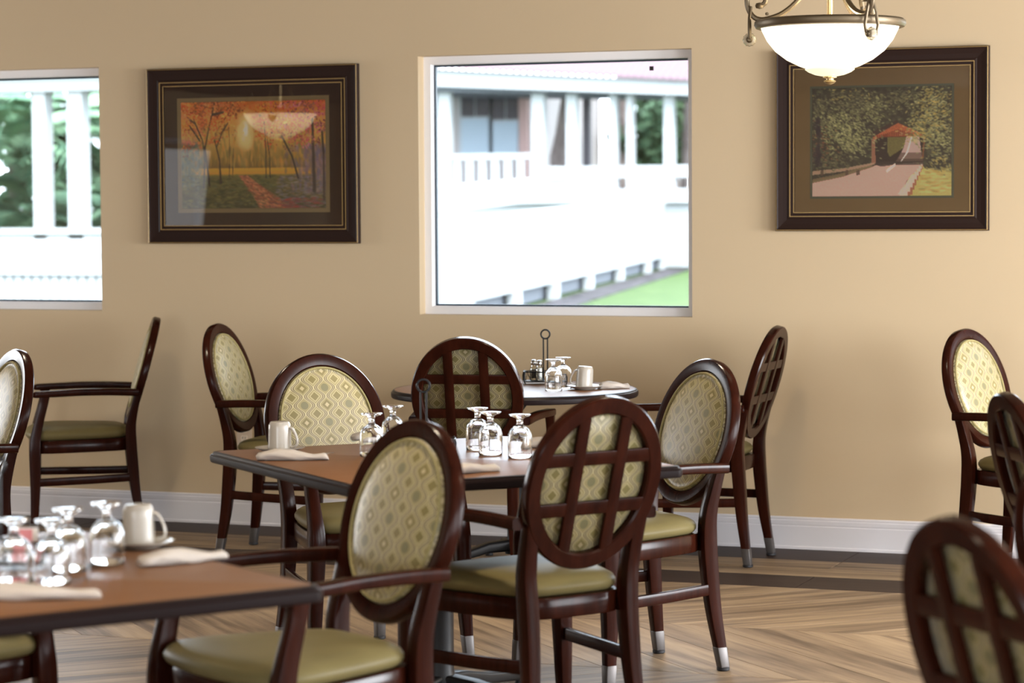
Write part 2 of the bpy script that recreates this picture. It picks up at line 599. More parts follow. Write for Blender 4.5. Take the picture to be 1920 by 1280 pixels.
def plank_mesh(name, poly, m):
    """poly: 2-D outline (local, grain along x); a thin slab with chamfered top edge"""
    k = len(poly)
    cx = sum(p[0] for p in poly) / k
    cy = sum(p[1] for p in poly) / k
    def ins(p, d):
        L = math.hypot(p[0] - cx, p[1] - cy)
        return (p[0] - (p[0] - cx) / L * d, p[1] - (p[1] - cy) / L * d)
    vs = [(*p, -0.004) for p in poly] + [(*p, -0.0012) for p in poly] + [(*ins(p, 0.003), 0.0) for p in poly]
    fs = [tuple(2 * k + i for i in range(k))]
    for a in (0, k):
        for i in range(k):
            j = (i + 1) % k
            fs.append((a + i, a + j, a + k + j, a + k + i))
    me = mesh(name, vs, fs, smooth=False)
    me.materials.append(m)
    return me

def put(me, x, y, rz=0.0):
    o = link('plank', me, None, floor, (x, y, 0), (0, 0, rz))
    return o

g_ = 0.0014
# border rows parallel to the wall
def row(y0, y1, m, rows, x_from, x_to, L=1.22):
    wdt = (y0 - y1) / rows
    me = plank_mesh('plank', [(-L / 2 + g_, -wdt / 2 + g_), (L / 2 - g_, -wdt / 2 + g_), (L / 2 - g_, wdt / 2 - g_), (-L / 2 + g_, wdt / 2 - g_)], m)
    for r_ in range(rows):
        x = x_from + (0.61 if r_ % 2 else 0.2)
        while x < x_to:
            put(me, x, y0 - wdt * (r_ + 0.5))
            x += L
row(0.0, -0.338, M['dark_plank'], 1, -8.2, -0.3)
row(-0.338, -0.779, M['plank'], 2, -8.2, -0.3)
row(-0.779, -1.092, M['dark_plank'], 1, -8.2, -0.3)
# chevron field: planks at 45 degrees, seams parallel to the wall
PITCH = 0.32
def chevron(y0, y1, sign, x_from, x_to, joined=None):
    hgt = y0 - y1
    wid = PITCH / math.sqrt(2)
    # outline in world orientation around the plank's centre
    hx = hgt / 2 * sign
    out = [(-PITCH / 2 - hx, -hgt / 2), (PITCH / 2 - hx, -hgt / 2), (PITCH / 2 + hx, hgt / 2), (-PITCH / 2 + hx, hgt / 2)]
    out = [(x * (1 - 0.008), y * (1 - 0.0025)) for x, y in out]
    a = math.atan2(hgt, hgt * sign)
    ca, sa = math.cos(-a), math.sin(-a)
    loc = [(x * ca - y * sa, x * sa + y * ca) for x, y in out]
    if joined is None:
        me = plank_mesh('plank', loc, M['plank'])
    x = x_from
    while x < x_to:
        if joined is None:
            put(me, x, (y0 + y1) / 2, a)
        else:
            k = len(joined.v)
            joined.add([(x + p[0], (y0 + y1) / 2 + p[1], 0) for p in out], [(0, 1, 2, 3)])
        x += PITCH
BANDS = [(-1.092, -2.05, 1), (-2.05, -2.94, -1), (-2.94, -3.83, 1), (-3.83, -4.72, -1)]
for i, (a, b, s) in enumerate(BANDS):
    chevron(a, b, s, -7.2 + 0.11 * i, -0.4 if i < 2 else -0.7)
rest = MB()
for a, b, s in BANDS:
    chevron(a, b, s, -0.1, XR, rest); chevron(a, b, s, XL, -7.6, rest)
y, s = -4.72, 1
while y > YB:
    chevron(y, y - 0.89, s, XL, XR, rest); y -= 0.89; s = -s
for a, b, mm in ((0, -0.338, 1), (-0.338, -0.779, 0), (-0.779, -1.092, 1)):
    rest.add([(-0.2, a, -0.002), (XR, a, -0.002), (XR, b, -0.002), (-0.2, b, -0.002)], [(0, 1, 2, 3)])
    rest.add([(XL, a, -0.002), (-8.4, a, -0.002), (-8.4, b, -0.002), (XL, b, -0.002)], [(0, 1, 2, 3)])
o = rest.obj('plank_field', M['plank'], floor, smooth=False)
o['kind'] = 'stuff'

# ------------------------------------------------------------------ outdoors
def noise_mat(name, c0, c1, scale, rough=0.8, bump=0.0):
    m = mat(name, rough=rough, spec=0.05)
    g = NG(m)
    f = g.noise(scale, 5)
    g.l(g.ramp(f, [(0.35, c0), (0.65, c1)]), g.b.inputs['Base Color'])
    if bump: g.bump(f, bump, 0.05)
    return m
M['lawn'] = noise_mat('lawn', (0.0308, 0.0532, 0.0154), (0.0504, 0.0770, 0.0252), 3.0)
M['mulch'] = noise_mat('mulch', (0.0140, 0.0119, 0.0126), (0.0700, 0.0630, 0.0672), 4.0)
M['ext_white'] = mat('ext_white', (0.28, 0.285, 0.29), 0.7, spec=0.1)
M['ext_shade'] = mat('ext_shade', (0.1050, 0.1106, 0.1260), 0.7, spec=0.1)  # shade under ramp and soffit and behind the slats, put into the colour
M['ext_wall'] = mat('ext_wall', (0.28, 0.25, 0.245), 0.7, spec=0.1)
M['red_roof'] = mat('red_roof', (0.1232, 0.0840, 0.0952), 0.8, spec=0.0)
M['ext_glass'] = mat('ext_glass', (0.0560, 0.0504, 0.0560), 0.5, spec=0.1)
M['ext_blue'] = mat('ext_blue', (0.2660, 0.3150, 0.3640), 0.6, spec=0.1)
M['ext_red'] = mat('ext_red', (0.3360, 0.2240, 0.2072), 0.6, spec=0.1)
M['bark'] = noise_mat('bark', (0.0910, 0.0700, 0.0658), (0.1540, 0.1260, 0.1176), 2.0)
M['leaf_dark'] = noise_mat('leaf_dark', (0.0448, 0.0812, 0.0504), (0.1190, 0.1792, 0.1050), 1.2)
M['leaf_pale'] = noise_mat('leaf_pale', (0.022, 0.045, 0.026), (0.048, 0.078, 0.042), 1.2)
M['palm_leaf'] = noise_mat('palm_leaf', (0.0476, 0.1092, 0.0700), (0.1610, 0.2450, 0.1470), 2.0)

lawn = MB().add([(-70, 0.25, -0.12), (30, 0.25, -0.12), (30, 130, -0.12), (-70, 130, -0.12)], [(0, 1, 2, 3)]).obj('lawn', M['lawn'], smooth=False)
tag(lawn, kind='structure')

# access ramp: plan line rising away from the window, white boarded side
P = [Vector((-10.9, 11.6)), Vector((-21.18, 57.89)), Vector((-24.5, 73.0))]
RD = (P[1] - P[0]).normalized()
RN = Vector((-RD.y, RD.x))           # to the left of the line (away from us)
if RN.x > 0: RN = -RN
ramp = empty('access_ramp', 'long white boarded wheelchair ramp rising across the lawn outside the middle window', 'ramp')
def rp(s, off, z):
    p = P[0] + RD * s + RN * off
    return (p.x, p.y, z)
def ztop(s): return 1.085 + s * 0.01325
def slab(mb, s0, s1, o0, o1, b0, b1, t0, t1):
    vs = [rp(s0, o0, b0), rp(s0, o1, b0), rp(s0, o0, t0), rp(s0, o1, t0), rp(s1, o0, b1), rp(s1, o1, b1), rp(s1, o0, t1), rp(s1, o1, t1)]
    return mb.add(vs, [(0, 1, 3, 2), (4, 6, 7, 5), (0, 4, 5, 1), (2, 3, 7, 6), (0, 2, 6, 4), (1, 5, 7, 3)])
SL = 40.2
slab(MB(), 0, SL, 0.0, 0.12, 0.16, 0.16, ztop(0) - 0.12, ztop(SL) - 0.12).obj('side_wall', M['ext_white'], ramp, smooth=False)
slab(MB(), 0, SL, 0.04, 1.6, ztop(0) - 0.2, ztop(SL) - 0.2, ztop(0) - 0.1, ztop(SL) - 0.1).obj('walkway', M['ext_white'], ramp, smooth=False)
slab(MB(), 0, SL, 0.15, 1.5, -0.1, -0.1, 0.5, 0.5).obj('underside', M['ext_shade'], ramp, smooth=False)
k = 0.0
pk = MB()
while k < SL:
    slab(pk, k, k + 0.16, -0.02, 0.1, ztop(k) - 0.16, ztop(k) - 0.16, ztop(k) - 0.05, ztop(k) - 0.05)
    k += 0.30
pk.obj('edge_board', M['ext_white'], ramp, smooth=False)['kind'] = 'stuff'
slab(MB(), 0, SL, 0.0, 0.12, ztop(0) - 0.05, ztop(SL) - 0.05, ztop(0) + 0.10, ztop(SL) + 0.10).obj('lower_rail', M['ext_white'], ramp, smooth=False)
slab(MB(), 0, SL, 1.45, 1.6, ztop(0) + 0.02, ztop(SL) + 0.18, ztop(0) + 0.26, ztop(SL) + 0.56).obj('upper_wall', M['ext_white'], ramp, smooth=False)
slab(MB(), 0, SL, 1.42, 1.63, ztop(0) + 0.31, ztop(SL) + 0.62, ztop(0) + 0.36, ztop(SL) + 0.70).obj('upper_rail', M['ext_white'], ramp, smooth=False)
me = None
for s_ in (10, 14.5, 19, 24, 29.5, 35.5, 39.4):
    slab(MB(), s_, s_ + 0.6, -0.06, 0.1, -0.12, -0.12, 0.155, 0.155).obj('footing', M['ext_white'], ramp, smooth=False)
mu = MB()
slab(mu, 4, 40, -0.75, -0.08, -0.118, -0.118, -0.10, -0.10)
tag(mu.obj('mulch_bed', M['mulch'], smooth=False), 'grey brown mulch strip between the white ramp and the green lawn', 'mulch bed', kind='stuff')

# porch building beyond the ramp
pb = empty('porch_building', 'white porch house with red metal roof and railing seen through the middle window', 'building', loc=(0, 0, 0))
def bx(name, m, x0, x1, y0, y1, z0, z1, parent=pb):
    return MB().box(x0, x1, y0, y1, z0, z1).obj(name, m, parent, smooth=False)
bx('house_wall', M['ext_wall'], -32, -25.2, 56.1, 62, 0, 5.0)
bx('porch_floor', M['ext_white'], -32, -16.5, 51.6, 56.1, 1.55, 1.9)
bx('porch_skirt', M['ext_white'], -32, -16.5, 51.8, 56.0, -0.1, 1.55)
e = MB()
def ey(x): return 5.10 + (x + 26.18) * (4.62 - 5.10) / 6.83
e.add([(-33, 51.2, ey(-33) - 0.56), (-33, 51.4, ey(-33) - 0.56), (-33, 51.2, ey(-33)), (-33, 51.4, ey(-33)),
       (-16, 51.2, ey(-16) - 0.30), (-16, 51.4, ey(-16) - 0.30), (-16, 51.2, ey(-16)), (-16, 51.4, ey(-16))],
      [(0, 1, 3, 2), (4, 6, 7, 5), (0, 4, 5, 1), (2, 3, 7, 6), (0, 2, 6, 4), (1, 5, 7, 3)])
e.obj('fascia', M['ext_white'], pb, smooth=False)
e = MB()
e.add([(-33, 51.45, 4.75), (-16, 51.45, 4.15), (-16, 56.1, 4.15), (-33, 56.1, 4.75), (-33, 51.45, 4.9), (-16, 51.45, 4.3), (-16, 56.1, 4.3), (-33, 56.1, 4.9)],
      [(0, 1, 2, 3), (4, 5, 6, 7), (0, 1, 5, 4), (2, 3, 7, 6), (1, 2, 6, 5), (0, 3, 7, 4)])
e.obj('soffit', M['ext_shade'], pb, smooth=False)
# corrugated metal roof
e = MB()
N_ = 90
rings = []
for yy, dz in ((51.0, 0.02), (57.5, 3.0)):
    ring = []
    for i in range(N_ * 2 + 1):
        x = -33 + 17.0 * i / (N_ * 2)
        ring.append((x, yy, ey(x) + dz + (0.06 if i % 2 else 0.0)))
    for i in range(N_ * 2, -1, -1):
        x = -33 + 17.0 * i / (N_ * 2)
        ring.append((x, yy, ey(x) + dz - 0.05 + (0.06 if i % 2 else 0.0)))
    rings.append(ring)
e.loft(rings)
e.obj('metal_roof', M['red_roof'], pb, smooth=False)
for x, wd in ((-25.99, .34), (-23.35, .34), (-22.42, .28), (-21.29, .2), (-20.83, .17), (-19.78, .26), (-18.0, .26)):
    bx('porch_post', M['ext_white'], x - wd / 2, x + wd / 2, 51.7, 51.95, 1.9, 4.5)
rail = bx('railing', M['ext_white'], -25.9, -23.3, 51.75, 51.9, 2.72, 2.86)
bx('bottom_rail', M['ext_white'], -25.9, -23.3, 51.78, 51.88, 1.95, 2.05, rail)
x = -25.75
while x < -23.4:
    bx('baluster', M['ext_white'], x, x + 0.17, 51.78, 51.88, 2.05, 2.72, rail)
    x += 0.36
rail2 = bx('railing', M['ext_white'], -23.2, -16.6, 51.75, 51.9, 2.2, 2.5)
for x0, x1, z0, z1, zm in ((-27.25, -26.42, 2.95, 4.6, 4.0), (-26.30, -25.54, 2.95, 4.6, 3.9)):
    fr = bx('window_frame', M['ext_white'], x0 - 0.1, x1 + 0.1, 56.02, 56.09, z0 - 0.1, z1 + 0.1)
    bx('upper_pane', M['ext_glass'], x0, (x0 + x1) / 2 - 0.03, 55.98, 56.03, zm, z1, fr)
    bx('upper_pane', M['ext_glass'], (x0 + x1) / 2 + 0.03, x1, 55.98, 56.03, zm, z1, fr)
    bx('lower_pane', M['ext_blue'], x0, x1, 55.98, 56.03, z0, zm - 0.06, fr)
bx('door_trim', M['ext_red'], -25.50, -25.24, 55.95, 56.08, 1.9, 4.5)
bx('dark_post', M['ext_glass'], -22.92, -22.72, 54.0, 54.15, 1.9, 4.35)

# trees beyond the porch
def foliage(name, m, parent, c, rad, n, size):
    d = rng.normal(size=(n, 3))
    d /= np.linalg.norm(d, axis=1)[:, None]
    p = np.array(c) + d * np.array(rad) * rng.uniform(0.35, 1, (n, 1)) ** 0.6
    a = rng.normal(size=(n, 3)); a /= np.linalg.norm(a, axis=1)[:, None]
    b = np.cross(a, rng.normal(size=(n, 3))); b /= np.linalg.norm(b, axis=1)[:, None]
    s_ = size * rng.uniform(0.6, 1.3, (n, 1))
    q = np.stack([p - a * s_, p - b * s_ * 0.45, p + a * s_, p + b * s_ * 0.45], 1).reshape(-1, 3)
    fs = [(4 * i, 4 * i + 1, 4 * i + 2, 4 * i + 3) for i in range(n)]
    me = bpy.data.meshes.new(name)
    me.from_pydata(q.tolist(), [], fs)
    o = link(name, me, m, parent)
    o['kind'] = 'stuff'
    return o
def tree(label, base, pts, r, leafs):
    t = empty('tree', label, 'tree', 'trees beyond the porch', loc=base)
    MB().tube(pts, r, 10).obj('trunk', M['bark'], t)
    for (c, rad, n_, sz, mm) in leafs:
        foliage('foliage', M[mm], t, c, rad, n_, sz)
tt = MB().tube([(-24.02, 55.0, 1.9), (-23.97, 55.0, 2.2), (-23.99, 55.0, 2.8), (-23.87, 55.0, 3.4), (-23.78, 55.0, 3.9), (-23.68, 55.0, 4.38)], [.30, .26, .23, .20, .20, .21], 12).obj('bare_tree', M['bark'])
tag(tt, 'leaning brown tree trunk between the white porch posts, outside the middle window', 'tree trunk')
tree('dark slender tree with green shrubs behind the porch posts', (-24.5, 62, -0.1),
     [(0, 0, 0), (0.05, 0, 3), (0.12, 0, 6)], [.30, .27, .22], [((0.3, 0.5, 3.5), (0.9, 1, 0.9), 500, .22, 'leaf_pale'), ((0, 0, 8), (2.5, 2.5, 1.8), 700, .3, 'leaf_dark')])
tree('bushy green tree between the right porch posts, outside the middle window', (-24.1, 66, -0.1),
     [(0, 0, 0), (0, 0, 3), (0.2, 0, 5)], [.2, .18, .14], [((0.1, 0, 5.0), (1.5, 1.2, 1.6), 1500, .26, 'leaf_dark'), ((-0.2, 0, 3.3), (1.2, 1, 0.8), 500, .25, 'leaf_pale')])
tree('brown tree trunk at the right end of the porch, outside the middle window', (-21.75, 59.6, -0.1),
     [(0, 0, 0), (-0.05, 0, 2), (0.02, 0, 4), (0.2, 0, 7)], [.15, .13, .11, .10], [((0.2, 1.0, 7.5), (0.8, 0.8, 1.0), 300, .25, 'leaf_dark')])

# covered walk outside the left window
cw = empty('covered_walk', 'white covered walk with square posts and boarded rail outside the left window', 'walkway')
for x0, x1 in ((-22.03, -21.80), (-21.39, -21.12), (-24.2, -23.95), (-19.6, -19.3)):
    bx('walk_post', M['ext_white'], x0, x1, 25.0, 25.25, 1.0, 3.75, cw)
bx('roof_beam', M['ext_white'], -27, -18.5, 24.9, 25.3, 3.36, 3.62, cw)
bx('walk_roof', M['ext_white'], -27, -18.5, 24.7, 28.5, 3.62, 3.75, cw)
bx('top_rail', M['ext_white'], -27, -18.5, 24.95, 25.3, 1.08, 1.17, cw)
bx('upper_board', M['ext_white'], -27, -18.5, 25.0, 25.12, 0.72, 1.06, cw)
bx('lower_board', M['ext_white'], -27, -18.5, 24.95, 25.2, 0.42, 0.70, cw)
cs = MB()
x = -27.0
while x < -18.5:
    cs.box(x, x + 0.13, 25.0, 25.12, -0.1, 0.40)
    x += 0.17
cs.obj('slatted_skirt', M['ext_white'], cw, smooth=False)['kind'] = 'stuff'
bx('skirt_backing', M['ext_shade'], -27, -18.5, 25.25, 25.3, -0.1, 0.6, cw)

def frond_mesh(L, droop, n=22):
    mb = MB()
    pts = []
    for i in range(n + 1):
        t = i / n
        pts.append(Vector((L * t, 0, 0.55 * L * t - droop * L * t * t)))
    mb.tube(pts, [0.02 * (1 - 0.8 * i / n) for i in range(n + 1)], 4)
    for i in range(3, n + 1):
        t = i / n
        ll = 0.42 * L * math.sin(PI * (0.18 + 0.78 * t)) ** 0.8
        for sgn in (-1, 1):
            p = pts[i]
            tip = p + Vector((0.5 * ll, sgn * ll * 0.85, -0.32 * ll))
            mid = p + Vector((0.2 * ll, sgn * ll * 0.45, 0.0))
            wv = Vector((0.075, 0, 0)) * L * 0.5
            mb.add([p, mid - wv, tip, mid + wv], [(0, 1, 2, 3)])
    return mb.mesh('frond', smooth=False)
FM = [frond_mesh(1.5, 0.75), frond_mesh(1.8, 0.95), frond_mesh(1.2, 0.5)]
for f_ in FM: f_.materials.append(M['palm_leaf'])
def palm(label, x, y, h, nf, seed):
    rr = random.Random(seed)
    t = empty('palm_tree', label, 'palm', 'palms outside the left window', loc=(x, y, -0.1))
    MB().tube([(0, 0, 0), (0.05, 0, h * 0.5), (0.0, 0, h)], [.13, .11, .09], 8).obj('trunk', M['bark'], t)
    for i in range(nf):
        o = link('frond', FM[i % 3], None, t, (0, 0, h), (0, rr.uniform(-0.5, 0.35), 2 * PI * i / nf + rr.uniform(-.3, .3)))
        s_ = rr.uniform(1.1, 1.7)
        o.scale = (s_, s_, s_)
palm('palm with pale feathery fronds left of the thinner walk post', -26.2, 31.0, 2.7, 24, 1)
palm('tall palm with arching fronds between the two walk posts', -26.6, 33.5, 3.2, 24, 2)
palm('low dense palm at the right edge of the left window', -24.85, 31.8, 2.2, 34, 3)
palm('short palm low behind the rail of the covered walk', -25.0, 29.4, 1.3, 28, 4)
palm('bushy palm half behind the broad right walk post', -23.85, 29.3, 0.8, 28, 5)
palm('high palm reaching over the low dense palm', -27.4, 36.5, 4.2, 30, 6)

# ------------------------------------------------------------------ the chair
H, A_, B_ = 0.979, 0.219, 0.2415
RK = R(15.9)
UP = Vector((0, -math.sin(RK), math.cos(RK)))
NR = Vector((0, math.cos(RK), math.sin(RK)))
TOP = Vector((0, -0.3422, H))
OC = TOP - UP * B_
X = Vector((1, 0, 0))
def op(x, s, n_): return OC + X * x + UP * s + NR * n_

def legloft(secs, name, m, parent, side, r=0.16):
    mb = MB()
    rings = []
    for z, x, y, wx, wy in secs:
        rings.append([(side * x + a, y + b, z) for a, b in rrect(wx, wy, r, 3)])
    mb.loft(rings)
    return mb.obj(name, m, parent)

def interp(secs, k=4):
    """catmull-rom densify of section tuples"""
    out = []
    n_ = len(secs)
    for i in range(n_ - 1):
        p0, p1, p2, p3 = secs[max(i - 1, 0)], secs[i], secs[i + 1], secs[min(i + 2, n_ - 1)]
        for j in range(k):
            t = j / k
            out.append(tuple(0.5 * ((2 * b) + (-a + c) * t + (2 * a - 5 * b + 4 * c - d) * t * t + (-a + 3 * b - 3 * c + d) * t ** 3)
                             for a, b, c, d in zip(p0, p1, p2, p3)))
    out.append(secs[-1])
    return out

def plan_outline(fx, fy, rx, ry, bow, rowb, n_=56, rad=0.05):
    """seat plan: trapezoid, bowed front, rounded corners, resampled"""
    pts = []
    K = 14
    for i in range(K + 1):
        t = -1 + 2 * i / K
        pts.append((fx * t, fy + bow * (1 - t * t)))
    for i in range(1, K):
        t = i / K
        xx = fx + (rx - fx) * t + 0.012 * math.sin(PI * t)
        pts.append((xx, fy + (ry - fy) * t))
    for i in range(K + 1):
        t = 1 - 2 * i / K
        pts.append((rx * t, ry - rowb * (1 - t * t)))
    for i in range(1, K):
        t = 1 - i / K
        xx = fx + (rx - fx) * t + 0.012 * math.sin(PI * t)
        pts.append((-xx, fy + (ry - fy) * t))
    for _ in range(6):   # smooth corners
        pts = [tuple(0.25 * pts[i - 1][k] + 0.5 * pts[i][k] + 0.25 * pts[(i + 1) % len(pts)][k] for k in range(2)) for i in range(len(pts))]
    return pts

def inset_ring(pts, d, z, cy=0.02):
    out = []
    n_ = len(pts)
    for i, p in enumerate(pts):
        a, b = pts[i - 1], pts[(i + 1) % n_]
        tx, ty = b[0] - a[0], b[1] - a[1]
        L = math.hypot(tx, ty) or 1
        nx, ny = ty / L, -tx / L      # outline runs clockwise: this points inward or outward
        if nx * p[0] + ny * (p[1] - cy) > 0: nx, ny = -nx, -ny
        out.append((p[0] + nx * d, p[1] + ny * d, z))
    return out
def scale_ring(pts, s_, z, cy=0.02):
    return [(p[0] * s_, cy + (p[1] - cy) * s_, z) for p in pts]

def make_chair():
    root = empty('dining_armchair')
    # seat rail
    pl = plan_outline(0.268, 0.218, 0.160, -0.205, 0.030, 0.012)
    mb = MB()
    rings = [inset_ring(pl, 0.002, 0.383), inset_ring(pl, 0.0, 0.387), inset_ring(pl, 0.0, 0.436), inset_ring(pl, 0.003, 0.440)]
    mb.loft(rings)
    mb.obj('seat_rail', M['mahogany'], root)
    # cushion
    pc = plan_outline(0.268, 0.228, 0.158, -0.195, 0.034, 0.006)
    mb = MB()
    rings = [inset_ring(pc, 0.012, 0.4405), inset_ring(pc, 0.003, 0.446), inset_ring(pc, -0.004, 0.457), inset_ring(pc, -0.004, 0.466), inset_ring(pc, 0.004, 0.478), inset_ring(pc, 0.020, 0.487)]
    for s_, z in ((0.82, 0.493), (0.66, 0.4975), (0.48, 0.5005), (0.28, 0.502), (0.08, 0.5025)):
        rings.append(scale_ring(pc, s_, z))
    mb.loft(rings)
    mb.obj('seat_cushion', M['leather'], root, angle=60)
    # oval back frame
    mb = MB()
    N_ = 72
    sec = [(0.0, -0.014), (-0.004, -0.0185), (-0.040, -0.0185), (-0.045, -0.014), (-0.046, 0.004), (-0.040, 0.0125), (-0.022, 0.0165), (-0.006, 0.0165), (0.0, 0.009)]
    rings = []
    for i in range(N_):
        t = 2 * PI * i / N_
        rings.append([op((A_ + q) * math.cos(t), (B_ + q) * math.sin(t), n_) for q, n_ in sec])
    mb.loft(rings, loop=True)
    mb.obj('back_frame', M['mahogany'], root)
    # lattice bars on the rear
    ai, bi = A_ - 0.043, B_ - 0.043
    for c in (-0.068, 0.070):
        hs = bi * math.sqrt(1 - (c / ai) ** 2) + 0.004
        mb = MB()
        mb.loft([[op(c + a, s_, -0.0115 + b) for a, b in rrect(0.037, 0.012, 0.3, 3)] for s_ in (-hs, -hs / 2, 0, hs / 2, hs)])
        mb.obj('lattice_bar', M['mahogany'], root)
    for c in (-0.066, 0.074):
        hs = ai * math.sqrt(1 - (c / bi) ** 2) + 0.004
        mb = MB()
        mb.loft([[op(s_, c + a, -0.0108 + b) for a, b in rrect(0.037, 0.012, 0.3, 3)] for s_ in (-hs, -hs / 2, 0, hs / 2, hs)])
        mb.obj('lattice_bar', M['mahogany'], root)
    # upholstered pad
    N_ = 64
    vs, fs, uv = [], [], []
    prof_ = [(0.02, 0.0055), (0.5, 0.0055), (1.0, 0.0055), (1.004, 0.007), (0.998, 0.012), (0.965, 0.0165), (0.93, 0.0135), (0.88, 0.0185), (0.75, 0.0245), (0.55, 0.0285), (0.3, 0.0305), (0.02, 0.031)]
    for k_, (q, n_) in enumerate(prof_):
        for i in range(N_):
            t = 2 * PI * i / N_
            x, s_ = (A_ - 0.045) * q * math.cos(t), (B_ - 0.045) * q * math.sin(t)
            vs.append(op(x, s_, n_)); uv.append((x + 0.41, s_ + 0.30))
    for k_ in range(len(prof_) - 1):
        for i in range(N_):
            j = (i + 1) % N_
            fs.append((k_ * N_ + i, k_ * N_ + j, (k_ + 1) * N_ + j, (k_ + 1) * N_ + i))
    fs.append(tuple(range(N_))); fs.append(tuple((len(prof_) - 1) * N_ + i for i in range(N_)))
    link('back_pad', mesh('back_pad', vs, fs, uv=uv, angle=70), M['fabric'], root)
    pad_ = root.children[-1]
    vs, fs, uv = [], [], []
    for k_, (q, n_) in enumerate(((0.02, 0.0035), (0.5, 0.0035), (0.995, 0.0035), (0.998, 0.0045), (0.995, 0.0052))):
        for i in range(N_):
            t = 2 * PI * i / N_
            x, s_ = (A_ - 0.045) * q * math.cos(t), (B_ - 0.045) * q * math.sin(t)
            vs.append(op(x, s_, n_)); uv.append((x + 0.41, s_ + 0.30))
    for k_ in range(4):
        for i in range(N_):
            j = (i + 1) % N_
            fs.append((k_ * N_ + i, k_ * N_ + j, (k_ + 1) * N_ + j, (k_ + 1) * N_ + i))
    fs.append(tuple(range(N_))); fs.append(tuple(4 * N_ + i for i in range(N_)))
    link('rear_panel', mesh('rear_panel', vs, fs, uv=uv, angle=70), M['fabric_rear_shaded'], root)['label'] = 'patterned rear panel, darkened partly for recess shade'
    mb = MB()
    mb.tube([op((A_ - 0.051) * math.cos(2 * PI * i / 64), (B_ - 0.051) * math.sin(2 * PI * i / 64), 0.0165) for i in range(64)], 0.0042, 6, loop=True)
    mb.obj('piping', M['piping'], pad_)
    # legs, arms, stretchers
    rear = [(0.012, .186, -.258, .028, .030), (.07, .182, -.249, .031, .034), (.2, .171, -.230, .036, .043), (.33, .166, -.218, .041, .049), (.42, .166, -.212, .042, .050),
            (.50, .1705, -.2125, .041, .045), (.58, .1755, -.229, .040, .037), (.66, .181, -.2515, .036, .031), (.72, .190, -.2685, .026, .026), (.76, .1945, -.2795, .018, .020)]
    front = [(0.012, .277, .228, .028, .030), (.07, .273, .224, .032, .034), (.2, .266, .218, .039, .042), (.33, .261, .217, .045, .049), (.40, .259, .217, .047, .051), (.455, .258, .213, .043, .048),
             (.51, .259, .201, .037, .044), (.57, .260, .185, .034, .041), (.61, .259, .175, .034, .042), (.638, .258, .171, .036, .046)]
    for sd_ in (1, -1):
        for nm, secs in (('rear_leg', rear), ('front_leg', front)):
            leg = legloft(interp(secs, 4), nm, M['mahogany'], root, sd_)
            z0, x0, y0, wx, wy = secs[0]
            z1, x1, y1, wx1, wy1 = secs[1]
            mb = MB()
            rr_ = []
            for t, gx in ((0.0, 0.003), (1.0, 0.003), (1.03, 0.0015)):
                z = 0.012 + (0.074 - 0.012) * t
                f_ = (z - z0) / (z1 - z0)
                xx, yy = x0 + (x1 - x0) * f_, y0 + (y1 - y0) * f_
                rr_.append([(sd_ * xx + a, yy + b, z) for a, b in rrect(wx + (wx1 - wx) * f_ + gx, wy + (wy1 - wy) * f_ + gx, 0.25, 3)])
            mb.loft(rr_)
            mb.obj('metal_cap', M['cap_metal'], leg)
            MB().lathe([(0.017, 0.0), (0.021, 0.003), (0.021, 0.010), (0.018, 0.013)], 16, (sd_ * x0, y0, 0)).obj('foot_glide', M['rubber'], leg)
        arm = [(-.246, .222, .650, .030, .031), (-.236, .2225, .650, .035, .033), (-.12, .232, .655, .036, .032), (0.0, .243, .656, .039, .031), (.10, .252, .653, .043, .030), (.19, .256, .650, .045, .029), (.215, .256, .649, .040, .026), (.226, .256, .648, .022, .016)]
        mb = MB()
        mb.loft([[(sd_ * x + a, y, z + b) for a, b in rrect(wx, wz, 0.5, 4)] for y, x, z, wx, wz in interp(arm, 3)])
        mb.obj('armrest', M['mahogany'], root)
        mb = MB()
        st = [(-.232, .171, .262), (-.05, .212, .258), (.215, .264, .255)]
        mb.loft([[(sd_ * x + a, y, z + b) for a, b in rrect(0.018, 0.036, 0.4, 3)] for y, x, z in st])
        mb.obj('stretcher', M['mahogany'], root)
    return root

CH = [
    (-5.110, -3.056, 232.0, 'patterned armchair cut by the left photo edge, arms toward us, behind the near dark table'),
    (-6.033, -0.450, 211.2, 'armchair standing alone under the left window, seen from its side with green seat'),
    (-4.808, -0.792, 4.2, 'narrow turned armchair left of the round table, pale lit fabric, outlet behind it'),
    (-3.477, -2.989, -40.4, 'broad patterned armchair facing us behind the white mug on the square table'),
    (-3.750, -1.258, 102.4, 'lattice-backed armchair seen from behind, drawn up to the round table by the wall'),
    (-2.519, -5.418, 238.6, 'large patterned armchair in the middle foreground at the corner of the near left table'),
    (-2.453, -4.112, 146.5, 'large lattice-backed armchair with dark frame pulled up to the near side of the square table'),
    (-2.583, -2.948, 231.1, 'patterned armchair right of the square table, metal-capped legs on the open floor'),
    (-3.094, -0.430, 180.7, 'slim lattice-backed armchair against the wall right of the round table'),
    (-1.653, -0.635, -20.4, 'pale lit patterned armchair against the wall under the covered bridge picture'),
    (-0.905, -3.714, 28.6, 'dark lattice-backed armchair overlapping the pale one at the right photo edge'),
    (-0.592, -5.206, -45.0, 'armchair sliver with rounded frame squeezed between the two right lattice backs'),
    (-0.550, -6.344, 42.5, 'closest blurred lattice-backed armchair filling the bottom right corner'),
    (-3.480, -5.571, -34.0, 'armchair mostly hidden under the near left table, only green seat and front leg showing'),
]
proto = make_chair()
for i, (x, y, a, lab) in enumerate(CH):
    o = proto if i == 0 else copy_tree(proto)
    o.location = (x, y, 0)
    o.rotation_euler = (0, 0, R(a - 90))
    tag(o, lab, 'chair', 'oval-backed dining armchairs')

